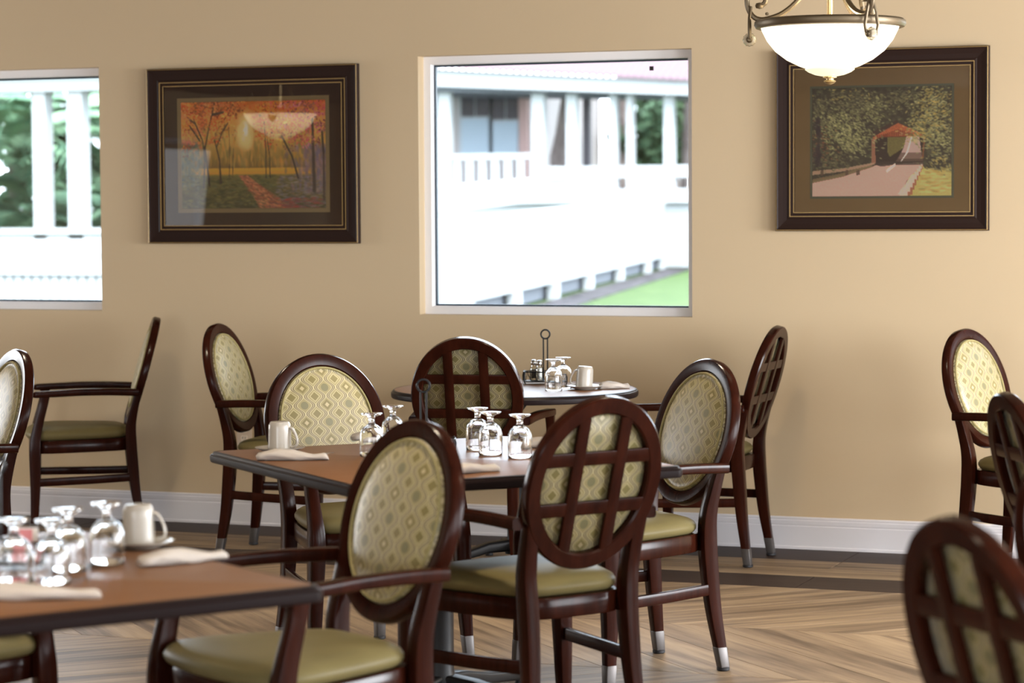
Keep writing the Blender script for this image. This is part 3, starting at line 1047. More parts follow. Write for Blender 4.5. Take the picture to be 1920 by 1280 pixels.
# ------------------------------------------------------------------ tables
def base_parts(root, zt, arm_len, arm_ang, col_r):
    MB().lathe([(col_r + .01, .06), (col_r + .008, .10), (col_r, .13), (col_r, zt - .09), (col_r + .03, zt - .05), (col_r + .03, zt - .045)], 24).obj('column', M['pedestal'], root)
    MB().box(-.2, .2, -.2, .2, zt - .045, zt - .0335).obj('top_plate', M['pedestal'], root, smooth=False)
    for k_ in range(4):
        a = arm_ang + k_ * PI / 2
        ca, sa = math.cos(a), math.sin(a)
        mb = MB()
        rings = []
        for t, z, wd, ht in ((0.02, .095, .062, .05), (.12, .088, .058, .042), (.5 * arm_len, .062, .05, .034), (.85 * arm_len, .040, .045, .030), (.98 * arm_len, .033, .042, .026), (arm_len, .030, .025, .016)):
            rings.append([(t * ca - p * sa, t * sa + p * ca, z + q) for p, q in rrect(wd, ht, 0.5, 4)])
        mb.loft(rings)
        arm = mb.obj('base_arm', M['pedestal'], root)
        MB().lathe([(.016, .0), (.018, .004), (.012, .02)], 12, (.92 * arm_len * ca, .92 * arm_len * sa, 0)).obj('foot_glide', M['rubber'], arm)

def square_table(label, x, y, ang, zt=0.7484, tw=1.0187, td=1.1007):
    root = empty('dining_table', label, 'table', 'square pedestal dining tables', (x, y, 0), R(ang))
    top = [[(a, b, zt + dz) for a, b in rrect(tw - 2 * ins, td - 2 * ins, 0.05, 5)] for ins, dz in ((.03, -.024), (.016, -.0240), (.016, -.0006), (.018, 0.0))]
    MB().loft(top).obj('table_top', M['table_wood'], root, angle=30)
    pr_ = [(.018, -.0335), (.004, -.0335), (.001, -.030), (0.0, -.022), (0.0, -.013), (.003, -.0085), (.0055, -.0075), (.007, -.004), (.0085, -.0012), (.0155, 0.0002), (.0155, -.025)]
    rings = []
    n_ = len(rrect(1, 1, .05, 5))
    cols = [rrect(tw - 2 * i_, td - 2 * i_, 0.05, 5) for i_, _ in pr_]
    for j in range(n_):
        rings.append([(cols[k_][j][0], cols[k_][j][1], zt + pr_[k_][1]) for k_ in range(len(pr_))])
    MB().loft(rings, loop=True).obj('edge_band', M['table_edge'], root, angle=30)
    base_parts(root, zt, .52, R(82 - ang), .042)
    return root
square_table('square dark wood table in the middle, black edge, set with upturned glasses', -2.8602, -3.7972, 47.756)
square_table('near left dark wood table with black edge, its corner pointing right', -2.8407, -6.2727, 56.02)

def round_table(label, x, y, r, zt):
    root = empty('dining_table', label, 'table', None, (x, y, 0))
    MB().lathe([(r - .03, zt - .024), (r - .014, zt - .024), (r - .014, zt - .0005), (r - .016, zt)], 96).obj('table_top', M['table_wood'], root, angle=30)
    pr_ = [(.018, -.0315), (.004, -.0315), (.001, -.028), (0.0, -.021), (0.0, -.012), (.003, -.0075), (.0055, -.0065), (.008, -.002), (.0135, 0.0002), (.0135, -.025)]
    rings = [[((r - i_) * math.cos(2 * PI * j / 96), (r - i_) * math.sin(2 * PI * j / 96), zt + dz) for i_, dz in pr_] for j in range(96)]
    MB().loft(rings, loop=True).obj('edge_band', M['table_edge'], root, angle=30)
    base_parts(root, zt, .42, R(38), .034)
    return root
RT = 0.735
round_table('small round dark wood table by the wall below the middle window', -3.73, -0.922, 0.5045, RT)

# ------------------------------------------------------------------ tableware
ZT = 0.7484 + 0.0004
def goblet_mesh():
    outer = [(.0335, 0.0), (.0345, .0008), (.0352, .012), (.0358, .03), (.0356, .048), (.0345, .062), (.0315, .074), (.0255, .084), (.0165, .0905), (.0105, .094), (.0092, .099), (.0088, .104), (.0092, .110), (.0118, .1145),
             (.019, .1185), (.0275, .1215), (.0315, .1235), (.0318, .1252), (.030, .1265), (.012, .1275), (.0, .1277)]
    inner = [(.0, .0885), (.012, .0865), (.021, .0815), (.0275, .0735), (.0318, .062), (.0333, .048), (.0336, .03), (.0332, .012), (.0327, .0008)]
    prof_ = inner + outer
    def wob(a, z):
        if .066 < z < .112: return 0.035 * math.cos(10 * a) * math.sin(PI * (z - .066) / .046)
        return 0
    return MB().lathe(prof_, 60, wob=wob).mesh('goblet', angle=50)
GM = goblet_mesh()
GM.materials.append(M['glass'])
def goblet(x, y, z, label, rz=0.0):
    o = link('goblet', GM, None, None, (x, y, z), (0, 0, rz))
    tag(o, label, 'glass', 'upturned stemmed glasses')
S = 'upturned stemmed glass on the square table, '
goblet(-3.067, -3.807, ZT, S + 'left front one beside the patterned chair top')
goblet(-3.121, -3.530, ZT, S + 'behind left one against the fabric back', .2)
goblet(-2.843, -3.531, ZT, S + 'left one of the three right glasses', .1)
goblet(-2.752, -3.657, ZT, S + 'middle one of the three right glasses', .3)
goblet(-2.635, -3.720, ZT, S + 'rightmost, next to the dark lattice back', .4)
goblet(-3.535, -0.991, RT + .0004, 'upturned stemmed glass on the round table, front one of two')
goblet(-3.545, -0.850, RT + .0004, 'upturned stemmed glass on the round table, rear one of two', .25)
L_ = 'upturned blurred glass on the near left table, '
goblet(-2.690, -6.335, ZT, L_ + 'leftmost by the photo edge')
goblet(-2.613, -6.323, ZT, L_ + 'low front one, second from left', .2)
goblet(-2.677, -6.154, ZT, L_ + 'rear one, third from left', .3)
goblet(-2.655, -6.040, ZT, L_ + 'nearest the white mug', .1)

def mug_parts(label, x, y, z, rz, tilt=(0, 0), scale=1.0):
    root = empty('mug', label, 'mug', 'upturned white mugs', (x, y, z), rz)
    root.rotation_euler = (tilt[0], tilt[1], rz)
    outer = [(.0345, 0.0), (.0355, .0012), (.0355, .004), (.0345, .02), (.0335, .06), (.0328, .074), (.0318, .078), (.0275, .0862), (.0255, .0872), (.0, .0872)]
    inner = [(.0, .081), (.024, .081), (.0293, .074), (.0302, .06), (.0312, .02), (.0328, .0012)]
    MB().lathe([(r, z_) for r, z_ in inner + outer], 40).obj('cup_body', M['china'], root, angle=35)
    pts = [(.0315, 0, .069), (.040, 0, .067), (.047, 0, .058), (.054, 0, .044), (.0575, 0, .030), (.055, 0, .018), (.046, 0, .0115), (.0335, 0, .011)]
    pts = interp([tuple(p) for p in pts], 3)
    mb = MB()
    rings = []
    for i, p in enumerate(pts):
        a = pts[max(i - 1, 0)]; b = pts[min(i + 1, len(pts) - 1)]
        t = Vector(b) - Vector(a); t.normalize()
        nn = Vector((-t.z, 0, t.x))
        rings.append([Vector(p) + nn * c * .0034 * 1.0 + Vector((0, 1, 0)) * s_ * .0062 for c, s_ in ((math.cos(2 * PI * k_ / 10), math.sin(2 * PI * k_ / 10)) for k_ in range(10))])
    mb.loft(rings)
    mb.obj('handle', M['china'], root)
    return root
def saucer(label, x, y, z):
    pr_ = [(.0, .004), (.030, .004), (.042, .007), (.064, .0145), (.0725, .0175), (.0740, .0172), (.0735, .0155), (.064, .0115), (.044, .004), (.038, .0), (.036, .0), (.034, .0022), (.0, .0022)]
    o = MB().lathe(pr_, 56).obj('saucer', M['china'], None, (x, y, z), angle=35)
    tag(o, label, 'saucer', 'saucers under mugs')
CAMR = R(21.15)
saucer('white saucer under the upturned mug on the square table', -3.372, -3.795, ZT)
mug_parts('upturned white mug at the left corner of the square table, handle to the right', -3.372, -3.795, ZT + .0062, CAMR - .35)
saucer('white saucer under the blurred mug on the near left table', -2.712, -5.803, ZT)
mug_parts('blurred upturned white mug on the near left table, handle to the right', -2.717, -5.800, ZT + .0062, CAMR - .05)
saucer('white saucer on the round table with a tilted mug', -3.433, -0.905, RT + .0004)
mug_parts('tilted upturned white mug on the round table, handle to the left', -3.437, -0.902, RT + .0075, PI + CAMR + .05, (0, R(-4)))
saucer('white saucer mostly hidden behind the dark lattice back on the square table', -2.575, -3.405, ZT)
mug_parts('upturned white mug mostly hidden behind the dark lattice back', -2.575, -3.405, ZT + .0062, 1.0)

def napkin(label, x, y, z, ang, L, seed, w0=.052, flare=1.0):
    rr = random.Random(seed)
    n_, k_ = 26, 20
    rings = []
    ph = rr.uniform(0, 6)
    for i in range(n_ + 1):
        t = i / n_
        u = t * L - L / 2
        wd = w0 * (0.55 + 0.45 * math.sin(PI * min(1, t * 1.15 + .08)) + 0.22 * flare * max(0, t - .72) / .28) * (1 + .06 * math.sin(7 * t + ph))
        ht = .030 * (0.55 + 0.5 * math.sin(PI * min(1, t * 1.1 + .1)) + .15 * flare * max(0, t - .75) / .25)
        if i in (0, n_): wd *= .75; ht *= .7
        cy = .004 * math.sin(5 * t + ph)
        ring = []
        for j in range(k_):
            a = 2 * PI * j / k_
            rid = 1 + .10 * math.sin(a * 2 + 9 * t + ph) + .05 * math.sin(a * 5 - 14 * t + ph * 2) + .03 * rr.uniform(-1, 1)
            yy = cy + wd / 2 * math.cos(a) * rid
            zz = max(0.0, ht * (0.48 + 0.52 * math.sin(a) * rid))
            ring.append((u + .003 * math.cos(a + ph), yy, zz))
        rings.append(ring)
    o = MB().loft(rings).obj('napkin', M['linen'], None, (x, y, z), (0, 0, ang), angle=60)
    tag(o, label, 'napkin', 'rolled white napkins')
    return o
napkin('rolled white napkin at the left edge of the square table, knife tip sticking out', -3.238, -3.985, ZT, R(24), .205, 3)
napkin('rolled white napkin behind the left front glass, under the patterned chair back', -3.262, -3.327, ZT, R(46), .17, 4)
napkin('rolled white napkin near the front edge of the square table between two chair backs', -2.628, -4.175, ZT, R(52), .22, 5)
napkin('rolled white napkin peeping out left of the dark lattice back', -2.690, -3.370, ZT, R(60), .17, 6)
napkin('blurred rolled napkin beside the mug on the near left table', -2.512, -5.977, ZT, R(60.6), .205, 8, flare=.3)
napkin('blurred rolled napkin on the front edge of the near left table', -2.545, -6.500, ZT, R(22), .25, 9, flare=.3)
napkin('white napkin on the round table right of the tilted mug', -3.335, -0.828, RT + .0004, R(30), .125, 10)
# knife whose tip leaves the napkin
kn = MB()
kn.loft([[(x, y_, z_) for y_, z_ in ((-w_, .0), (w_, .0), (w_, .0015), (-w_, .0015))] for x, w_ in ((-.09, .006), (-.03, .005), (.0, .008), (.06, .009), (.095, .006), (.112, .0008))])
o = kn.obj('knife', M['chrome'], None, (-3.233, -3.975, ZT + .0085), (0, R(-5), R(30)), smooth=False)
tag(o, 'steel knife tip poking out of the rolled napkin on the square table', 'knife')

# wire condiment caddies
def caddy(label, x, y, z, rz):
    root = empty('condiment_caddy', label, 'caddy', 'black wire condiment caddies', (x, y, z), rz)
    a, b = .092, .05
    def oval(z_, k_=1.0, n_=40):
        return [(a * k_ * math.copysign(abs(math.cos(t)) ** .55, math.cos(t)), b * k_ * math.copysign(abs(math.sin(t)) ** .55, math.sin(t)), z_) for t in (2 * PI * i / n_ for i in range(n_))]
    MB().loft([oval(.010), oval(.0105, 1.02), oval(.015, 1.02), oval(.0155)]).obj('tray', M['black_iron'], root)
    MB().tube(oval(.052), .0024, 6, loop=True).obj('top_wire', M['black_iron'], root)
    for sx in (-1, 1):
        for sy in (-1, 1):
            MB().tube([(sx * a * .93, sy * b * .93, .003), (sx * a * .99, sy * b * .97, .012), (sx * a * 1.0, sy * b * .97, .035), (sx * a * .94, sy * b * .9, .056)], .0028, 6).obj('wire_leg', M['black_iron'], root)
    zz = oval(0, 1.0, 48)
    MB().tube([(p[0], p[1], .016 if i % 4 == 0 else (.050 if i % 4 == 2 else .033)) for i, p in enumerate(zz)], .0013, 5, loop=True).obj('zigzag_wire', M['black_iron'], root)
    h = MB()
    for s_ in (-1, 1):
        h.tube([(s_ * .0085, 0, .012), (s_ * .0085, 0, .190)], .0031, 6)
    h.tube([(.0185 * math.cos(2 * PI * i / 28), 0, .2075 + .0185 * math.sin(2 * PI * i / 28)) for i in range(28)], .0036, 6, loop=True)
    h.obj('carry_handle', M['black_iron'], root)
    return root
caddy('black wire caddy with ring handle holding salt and pepper on the round table', -3.700, -0.640, RT + .0004, CAMR + .05)
caddy('black wire caddy on the square table, ring handle showing above the foreground chair', -2.914, -3.776, ZT, CAMR)
caddy('black wire caddy on the near left table, cut by the left photo edge', -2.848, -6.150, ZT, CAMR)

def shaker(label, x, y, z, filling, fill_h):
    root = empty('shaker', label, 'shaker', 'salt and pepper shakers', (x, y, z))
    MB().lathe([(.0, .001), (.0155, .001), (.0165, .004), (.0168, .035), (.0155, .048), (.0115, .058), (.0112, .064), (.0098, .064), (.0100, .058), (.0138, .048), (.0152, .035), (.0152, .006), (.0, .006)], 24).obj('jar', M['jar_glass'], root)
    MB().lathe([(.0, .0065), (.0148, .0065), (.0150, .02), (.0150, min(fill_h, .036)), (.0132, fill_h), (.0, fill_h + .001)], 24).obj('contents', filling, root)
    MB().lathe([(.0120, .062), (.0128, .064), (.0128, .074), (.0118, .077), (.0105, .0815), (.006, .084), (.0, .0845)], 24).obj('screw_cap', M['chrome'], root)
shaker('pepper shaker with dark grey contents and chrome cap in the caddy', -3.757, -0.628, RT + .0160, M['pepper'], .044)
shaker('salt shaker with white contents and chrome cap in the caddy', -3.722, -0.655, RT + .0160, M['salt'], .050)
for i, (dx, dy, mm, lab) in enumerate(((.052, -.012, 'packet_pink', 'pink sweetener packet standing in the caddy on the near left table'),
                                       (.060, .012, 'packet_white', 'white sugar packet standing behind the pink one in the left caddy'),
                                       (-.05, .0, 'packet_white', 'white sugar packet at the far end of the left caddy'))):
    ca, sa = math.cos(CAMR), math.sin(CAMR)
    o = MB().box(-.022, .022, -.0012, .0012, 0, .062).obj('sugar_packet', M[mm], None, (-2.848 + dx * ca - dy * sa, -6.150 + dx * sa + dy * ca, ZT + .0157), (R(-6), 0, CAMR + .1 * i), smooth=False)
    tag(o, lab, 'packet')

# ------------------------------------------------------------------ wall outlet
ou = empty('wall_outlet', 'almond wall outlet seen under the back of the pale left armchair', 'outlet', None, (-5.437, 0, 0.425))
MB().loft([[(a, y_, b) for a, b in rrect(wx, wz, .15, 3)] for wx, wz, y_ in ((.076, .122, -.0003), (.076, .122, -.004), (.070, .116, -.0065))]).obj('cover_plate', M['almond'], ou)
for dz in (-.02, .02):
    rc = MB().loft([[(a, y_, b + dz) for a, b in rrect(.034, .028, .6, 4)] for y_ in (-.006, -.0085)]).obj('receptacle', M['ivory'], ou)
    sl = MB()
    sl.box(-.008, -.0055, -.0092, -.008, dz - .002, dz + .007); sl.box(.0055, .008, -.0092, -.008, dz - .002, dz + .006)
    sl.lathe([(.0025, 0), (.0025, .001)], 10, (0, -.009, dz - .008))
    sl.obj('slots', M['slot'], rc, smooth=False)

# ------------------------------------------------------------------ framed prints
def pts_in_poly(Xg, Yg, poly):
    ins = np.zeros(Xg.shape, bool)
    n_ = len(poly)
    for i in range(n_):
        x0, y0 = poly[i]; x1, y1 = poly[(i + 1) % n_]
        c = ((y0 > Yg) != (y1 > Yg)) & (Xg < (x1 - x0) * (Yg - y0) / (y1 - y0 + 1e-12) + x0)
        ins ^= c
    return ins

class Canvas:
    def __init__(s, w_, h_):
        s.w, s.h = w_, h_
        s.a = np.zeros((h_, w_, 3))
        s.Y, s.X = np.mgrid[0:h_, 0:w_]
        s.x = (s.X + .5) / w_; s.y = (s.Y + .5) / h_
    def poly(s, p, col, alpha=1.0, jit=0.0):
        m_ = pts_in_poly(s.x, s.y, p)
        c = np.array(col) / 255.0
        n_ = 1 + jit * rng.normal(size=s.x.shape)[..., None]
        s.a[m_] = (s.a * (1 - alpha) + c * n_ * alpha)[m_]
    def dab(s, cx, cy, rx, ry, ang, col, alpha):
        R_ = int(max(rx, ry) * max(s.w, s.h)) + 2
        ix, iy = int(cx * s.w), int(cy * s.h)
        x0, x1, y0, y1 = max(ix - R_, 0), min(ix + R_ + 1, s.w), max(iy - R_, 0), min(iy + R_ + 1, s.h)
        if x0 >= x1 or y0 >= y1: return
        asp = s.h / s.w
        dx = s.x[y0:y1, x0:x1] - cx; dy = (s.y[y0:y1, x0:x1] - cy) * asp
        u = dx * math.cos(ang) + dy * math.sin(ang); v = -dx * math.sin(ang) + dy * math.cos(ang)
        q = np.clip(1.4 * (1 - (u / rx) ** 2 - (v / ry) ** 2), 0, 1)[..., None] * alpha
        s.a[y0:y1, x0:x1] = s.a[y0:y1, x0:x1] * (1 - q) + np.array(col) / 255.0 * q
    def stroke(s, pts, w0, w1, col, alpha=.9):
        n_ = 40
        for i in range(n_):
            t = i / (n_ - 1) * (len(pts) - 1)
            k_ = min(int(t), len(pts) - 2); f_ = t - k_
            x = pts[k_][0] * (1 - f_) + pts[k_ + 1][0] * f_; y = pts[k_][1] * (1 - f_) + pts[k_ + 1][1] * f_
            r_ = w0 + (w1 - w0) * i / n_
            s.dab(x, y, r_, max(r_, .012), 0, col, alpha)

def autumn():
    c = Canvas(300, 212)
    cols = [(0, (176, 92, 40)), (.14, (206, 134, 60)), (.32, (208, 160, 84)), (.50, (156, 122, 58)), (.615, (120, 92, 46)), (.63, (202, 152, 56)), (.675, (186, 136, 50)), (.70, (104, 94, 50)), (1, (70, 62, 38))]
    for k_ in range(3):
        c.a[..., k_] = np.interp(c.y, [p for p, _ in cols], [v[k_] / 255 for _, v in cols])
    rd = random.Random(5)
    for i in range(500):      # hazy trees of the middle distance
        x = rd.random(); y = rd.uniform(.22, .60)
        if abs(x - .45) < .055 and y < .48: continue
        c.dab(x, y, rd.uniform(.006, .016), rd.uniform(.02, .05), rd.uniform(-.15, .15), rd.choice([(150, 112, 48), (176, 124, 44), (132, 116, 56), (192, 134, 58), (120, 96, 46), (206, 160, 80)]), .35)
    for i in range(90):       # glow in the sky
        c.dab(.447 + rd.gauss(0, .022), .28 + rd.gauss(0, .085), .035, .05, rd.uniform(-.3, .3), rd.choice([(228, 198, 128), (232, 212, 156), (220, 184, 110)]), .11)
    for i in range(14):
        c.dab(.448 + rd.gauss(0, .010), .30 + rd.gauss(0, .045), .016, .022, 0, rd.choice([(226, 232, 226), (210, 222, 224), (240, 236, 206)]), .26)
    for i in range(420):
        c.dab(abs(rd.gauss(0, .06)), rd.uniform(.40, .80), .012, .022, rd.uniform(-.3, .3), rd.choice([(78, 92, 82), (98, 108, 94), (66, 78, 66), (118, 112, 76), (134, 122, 84)]), .4)
        c.dab(1 - abs(rd.gauss(0, .10)), rd.uniform(.42, .85), .012, .026, rd.uniform(-.3, .3), rd.choice([(122, 94, 104), (102, 92, 114), (134, 102, 84), (92, 78, 80), (150, 116, 116)]), .4)
    for i in range(900):      # ground
        x = rd.random(); y = rd.uniform(.69, 1)
        g1 = [(82, 78, 40), (104, 98, 50), (62, 60, 34), (120, 110, 58), (92, 92, 62)]
        if x > .66: g1 = [(124, 110, 112), (104, 96, 98), (124, 98, 60), (84, 78, 72), (138, 120, 104)]
        c.dab(x, y, rd.uniform(.012, .03), rd.uniform(.005, .01), rd.uniform(-.3, .3), rd.choice(g1), .5)
    c.poly([(.415, .69), (.465, .69), (.55, .78), (.68, .90), (.76, 1.0), (.54, 1.0), (.50, .86), (.45, .76)], (150, 88, 58), .5)
    for i in range(380):
        t = rd.random()
        c.dab(.44 + .20 * t + rd.uniform(-.03 - .06 * t, .02 + .09 * t), .695 + .305 * t, rd.uniform(.008, .024), .006, rd.uniform(.1, .6), rd.choice([(168, 98, 62), (146, 76, 52), (190, 132, 94), (120, 64, 44), (176, 112, 76)]), .5)
    for i in range(90):
        c.dab(rd.uniform(.62, .97), rd.uniform(.90, 1.0), .025, .006, rd.uniform(-.1, .1), rd.choice([(156, 56, 44), (132, 66, 64), (112, 60, 58)]), .45)
    def leafs(n_, xf, yf, pal, al=.55):
        for i in range(n_ // 9):
            cx, cy, col = xf(), yf(), rd.choice(pal)
            sh = rd.choice((.62, .8, 1.0, 1.0, 1.15))
            for j in range(11):
                x, y = cx + rd.gauss(0, .022), cy + rd.gauss(0, .020)
                if abs(x - .45) < .06 and y > .10 and rd.random() < .9: continue
                q = sh * rd.uniform(.85, 1.12)
                c.dab(x, y, rd.uniform(.004, .013), rd.uniform(.003, .009), rd.random() * 3, tuple(min(250, v * q) for v in col), al)
    OR = [(214, 92, 36), (226, 124, 48), (236, 166, 80), (192, 74, 36), (224, 148, 92), (208, 110, 70)]
    leafs(900, lambda: rd.gauss(.14, .13), lambda: abs(rd.gauss(.05, .14)), OR)
    leafs(420, lambda: rd.gauss(.30, .09), lambda: abs(rd.gauss(.03, .09)), OR)
    leafs(500, lambda: rd.gauss(.62, .09), lambda: abs(rd.gauss(.16, .13)), [(222, 116, 42), (206, 82, 34), (232, 150, 58), (190, 66, 36), (236, 188, 100)])
    leafs(700, lambda: rd.gauss(.90, .10), lambda: abs(rd.gauss(.14, .16)), [(198, 82, 72), (184, 72, 90), (206, 114, 104), (168, 62, 76), (198, 110, 128), (206, 96, 60)])
    leafs(200, lambda: rd.gauss(.10, .08), lambda: rd.gauss(.34, .07), [(206, 96, 60), (190, 88, 82), (214, 132, 84), (170, 84, 60)], .4)
    dk = (58, 44, 36)
    for pts, a, b in (([(.155, .80), (.165, .55), (.15, .36), (.09, .16)], .008, .003), ([(.195, .78), (.178, .56), (.165, .42)], .009, .006), ([(.165, .45), (.20, .22), (.235, .02)], .006, .003),
                      ([(.275, .76), (.268, .55), (.235, .36)], .009, .004), ([(.25, .42), (.29, .28), (.33, .20)], .003, .002), ([(.335, .70), (.34, .45), (.335, .25)], .003, .002), ([(.358, .70), (.365, .45)], .003, .002),
                      ([(.59, .71), (.59, .45), (.58, .2)], .004, .003), ([(.618, .71), (.615, .5), (.60, .36)], .005, .002), ([(.81, .72), (.77, .52), (.70, .33)], .009, .005),
                      ([(.92, .84), (.915, .5), (.91, .18)], .016, .010), ([(.985, .92), (.985, .5), (.975, .3)], .012, .008), ([(.13, .36), (.06, .22)], .003, .002), ([(.14, .33), (.10, .20), (.04, .14)], .003, .002), ([(.22, .12), (.30, .10)], .003, .002)):
        c.stroke(pts, a, b, dk, .7)
    leafs(260, lambda: rd.gauss(.16, .12), lambda: abs(rd.gauss(.08, .12)), OR)
    leafs(200, lambda: rd.gauss(.85, .12), lambda: abs(rd.gauss(.15, .13)), [(198, 82, 72), (206, 114, 104), (206, 96, 60)])
    return np.clip(c.a, 0, 1)

def bridge():
    c = Canvas(228, 176)
    rd = random.Random(9)
    c.a[:] = np.array((58, 50, 38)) / 255
    # forest masses
    for i in range(900):
        x = rd.random(); y = rd.uniform(0, .75)
        c.dab(x, y, .02, .014, rd.random() * 3, rd.choice([(66, 60, 42), (84, 80, 54), (48, 42, 32), (74, 66, 50)]), .5)
    def leafs(cx, cy, sx, sy, n_, pal, ang=.35):
        for i in range(n_):
            x = cx + rd.gauss(0, sx); y = cy + rd.gauss(0, sy)
            c.dab(x, y, rd.uniform(.008, .018), rd.uniform(.004, .008), ang + rd.gauss(0, .4), rd.choice(pal), .6)
    G = [(132, 128, 82), (154, 150, 100), (110, 106, 66), (170, 164, 112)]
    Gd = [(98, 92, 62), (112, 104, 72), (88, 82, 58)]
    Y_ = [(170, 148, 80), (190, 170, 100), (150, 132, 72)]
    # opening beyond the bridge, road
    c.poly([(0, .86), (.22, .80), (.40, .72), (.52, .695), (.80, .695), (.80, .74), (.68, .86), (.63, 1.0), (0, 1.0)], (190, 156, 138), 1, .015)
    c.poly([(0, .84), (.2, .79), (.40, .71), (.50, .69), (.44, .73), (.22, .82), (0, .875)], (112, 92, 62), .9)
    c.poly([(.63, 1.0), (.70, .83), (.79, .72), (.82, .76), (1, .78), (1, 1)], (176, 160, 92), 1, .03)
    for i in range(180):
        c.dab(rd.uniform(.78, 1), rd.uniform(.75, .97), .03, .01, 0, rd.choice([(190, 172, 100), (164, 134, 70), (150, 140, 76), (196, 186, 120)]), .4)
    c.poly([(.575, .83), (.60, .80), (.63, 1.0), (.575, 1.0)], (190, 156, 138), .0)
    c.poly([(.62, .98), (.72, .80), (.74, .80), (.66, .99)], (210, 196, 176), .7)
    # bridge body
    c.poly([(.43, .46), (.52, .46), (.66, .44), (.80, .46), (.80, .69), (.43, .72)], (50, 36, 28), 1)
    c.poly([(.44, .455), (.62, .33), (.80, .44), (.80, .455), (.50, .455), (.445, .49)], (160, 86, 54), 1, .05)
    for i in range(40):
        x = .47 + .26 * i / 40
        c.stroke([(x, .40 + abs(x - .62) * .4), (x, .45)], .0025, .0025, (120, 54, 32), .6)
    c.poly([(.42, .42), (.61, .305), (.625, .325), (.445, .455)], (62, 44, 36), 1)
    c.poly([(.545, .46), (.68, .46), (.66, .56), (.56, .64), (.545, .6)], (104, 92, 50), 1, .05)
    c.poly([(.68, .455), (.77, .455), (.79, .66), (.62, .66), (.66, .56)], (180, 150, 138), 1, .01)
    c.poly([(.64, .60), (.80, .60), (.80, .69), (.60, .69)], (96, 72, 60), .75)
    c.poly([(.715, .455), (.722, .455), (.69, .60), (.64, .69), (.635, .69), (.68, .6)], (226, 214, 200), 1)
    c.poly([(.43, .47), (.455, .47), (.46, .70), (.43, .70)], (150, 100, 76), .9)
    c.poly([(.80, .45), (.815, .45), (.80, .66), (.79, .66)], (120, 72, 44), .9)
    c.poly([(.44, .705), (.52, .68), (.80, .68), (.80, .715), (.58, .715), (.5, .73)], (60, 46, 38), .8)
    c.stroke([(.54, .77), (.60, .71)], .004, .003, (224, 206, 190), .8)
    # guard rails
    c.poly([(0, .765), (.25, .735), (.45, .69), (.45, .71), (.25, .765), (0, .80)], (164, 132, 104), .9)
    for x in (.06, .24, .32): c.poly([(x, .76), (x + .025, .755), (x + .025, .80), (x, .81)], (84, 62, 48), .9)
    for i in range(9):
        t = i / 8
        x, y, s_ = .79 - .12 * t ** 1.3, .71 + .25 * t ** 1.3, .01 + .028 * t
        c.poly([(x - s_, y), (x + s_ * .8, y), (x + s_ * .8, y + s_ * 1.6), (x - s_, y + s_ * 1.6)], (196, 176, 160), .9)
        c.poly([(x + s_ * .5, y), (x + s_ * .95, y), (x + s_ * .95, y + s_ * 2), (x + s_ * .5, y + s_ * 2)], (150, 88, 60), .9)
    # leaves over everything
    leafs(.22, .34, .10, .10, 520, G, .45)
    leafs(.36, .16, .10, .07, 200, Gd, .3)
    leafs(.45, .20, .06, .08, 120, G, .3)
    leafs(.28, .50, .10, .06, 260, G, .4)
    leafs(.12, .68, .10, .05, 160, Gd, .2)
    leafs(.06, .25, .05, .10, 110, Gd, .5)
    leafs(.20, .06, .14, .05, 120, Gd + Y_[:1], .1)
    leafs(.86, .22, .10, .15, 700, G + Y_, -.2)
    leafs(.93, .50, .06, .10, 260, G, .2)
    leafs(.78, .42, .06, .06, 160, Y_ + G, .2)
    leafs(.64, .12, .06, .08, 130, Gd, .1)
    leafs(.93, .70, .05, .04, 70, Y_ + Gd, .5)
    for i in range(60):
        c.dab(.08 + rd.gauss(0, .05), .55 + rd.gauss(0, .1), .012, .006, .3, rd.choice([(120, 66, 46), (136, 84, 54)]), .5)
    for i in range(24):
        c.dab(.045 + rd.gauss(0, .01), .45 + rd.uniform(-.2, .25), .02, .03, 0, (46, 34, 36), .5)
    return np.clip(c.a, 0, 1)

def print_obj(img, x0, x1, z0, z1, y, name, parent, rough=.5, gain=2.2):
    h_, w_, _ = img.shape
    xs = np.linspace(x0, x1, w_); zs = np.linspace(z1, z0, h_)
    XX, ZZ = np.meshgrid(xs, zs)
    vs = np.stack([XX, np.full_like(XX, y), ZZ], -1).reshape(-1, 3)
    ii = np.arange((h_ - 1) * (w_ - 1))
    r_, c_ = ii // (w_ - 1), ii % (w_ - 1)
    a = r_ * w_ + c_
    fs = np.stack([a, a + w_, a + w_ + 1, a + 1], 1)
    me = bpy.data.meshes.new(name)
    me.from_pydata(vs.tolist(), [], fs.tolist())
    at = me.attributes.new('print', 'FLOAT_COLOR', 'POINT')
    lin = gain * np.where(img <= .04045, img / 12.92, ((img + .055) / 1.055) ** 2.4)
    # paper under room light: scale print values to reflectance
    buf = np.ones((h_ * w_, 4), np.float32)
    buf[:, :3] = lin.reshape(-1, 3)
    at.data.foreach_set('color', buf.ravel())
    m = mat(name + '_ink', rough=rough)
    g = NG(m)
    an = g.n('ShaderNodeAttribute', attribute_name='print')
    gm = g.n('ShaderNodeMix', data_type='RGBA', blend_type='MULTIPLY')
    gm.inputs['Factor'].default_value = 1
    g.l(an.outputs['Color'], gm.inputs['A'])
    gm.inputs['B'].default_value = (1.0, 1.0, 1.0, 1)
    g.l(gm.outputs['Result'], g.b.inputs['Base Color'])
    return link(name, me, m, parent)

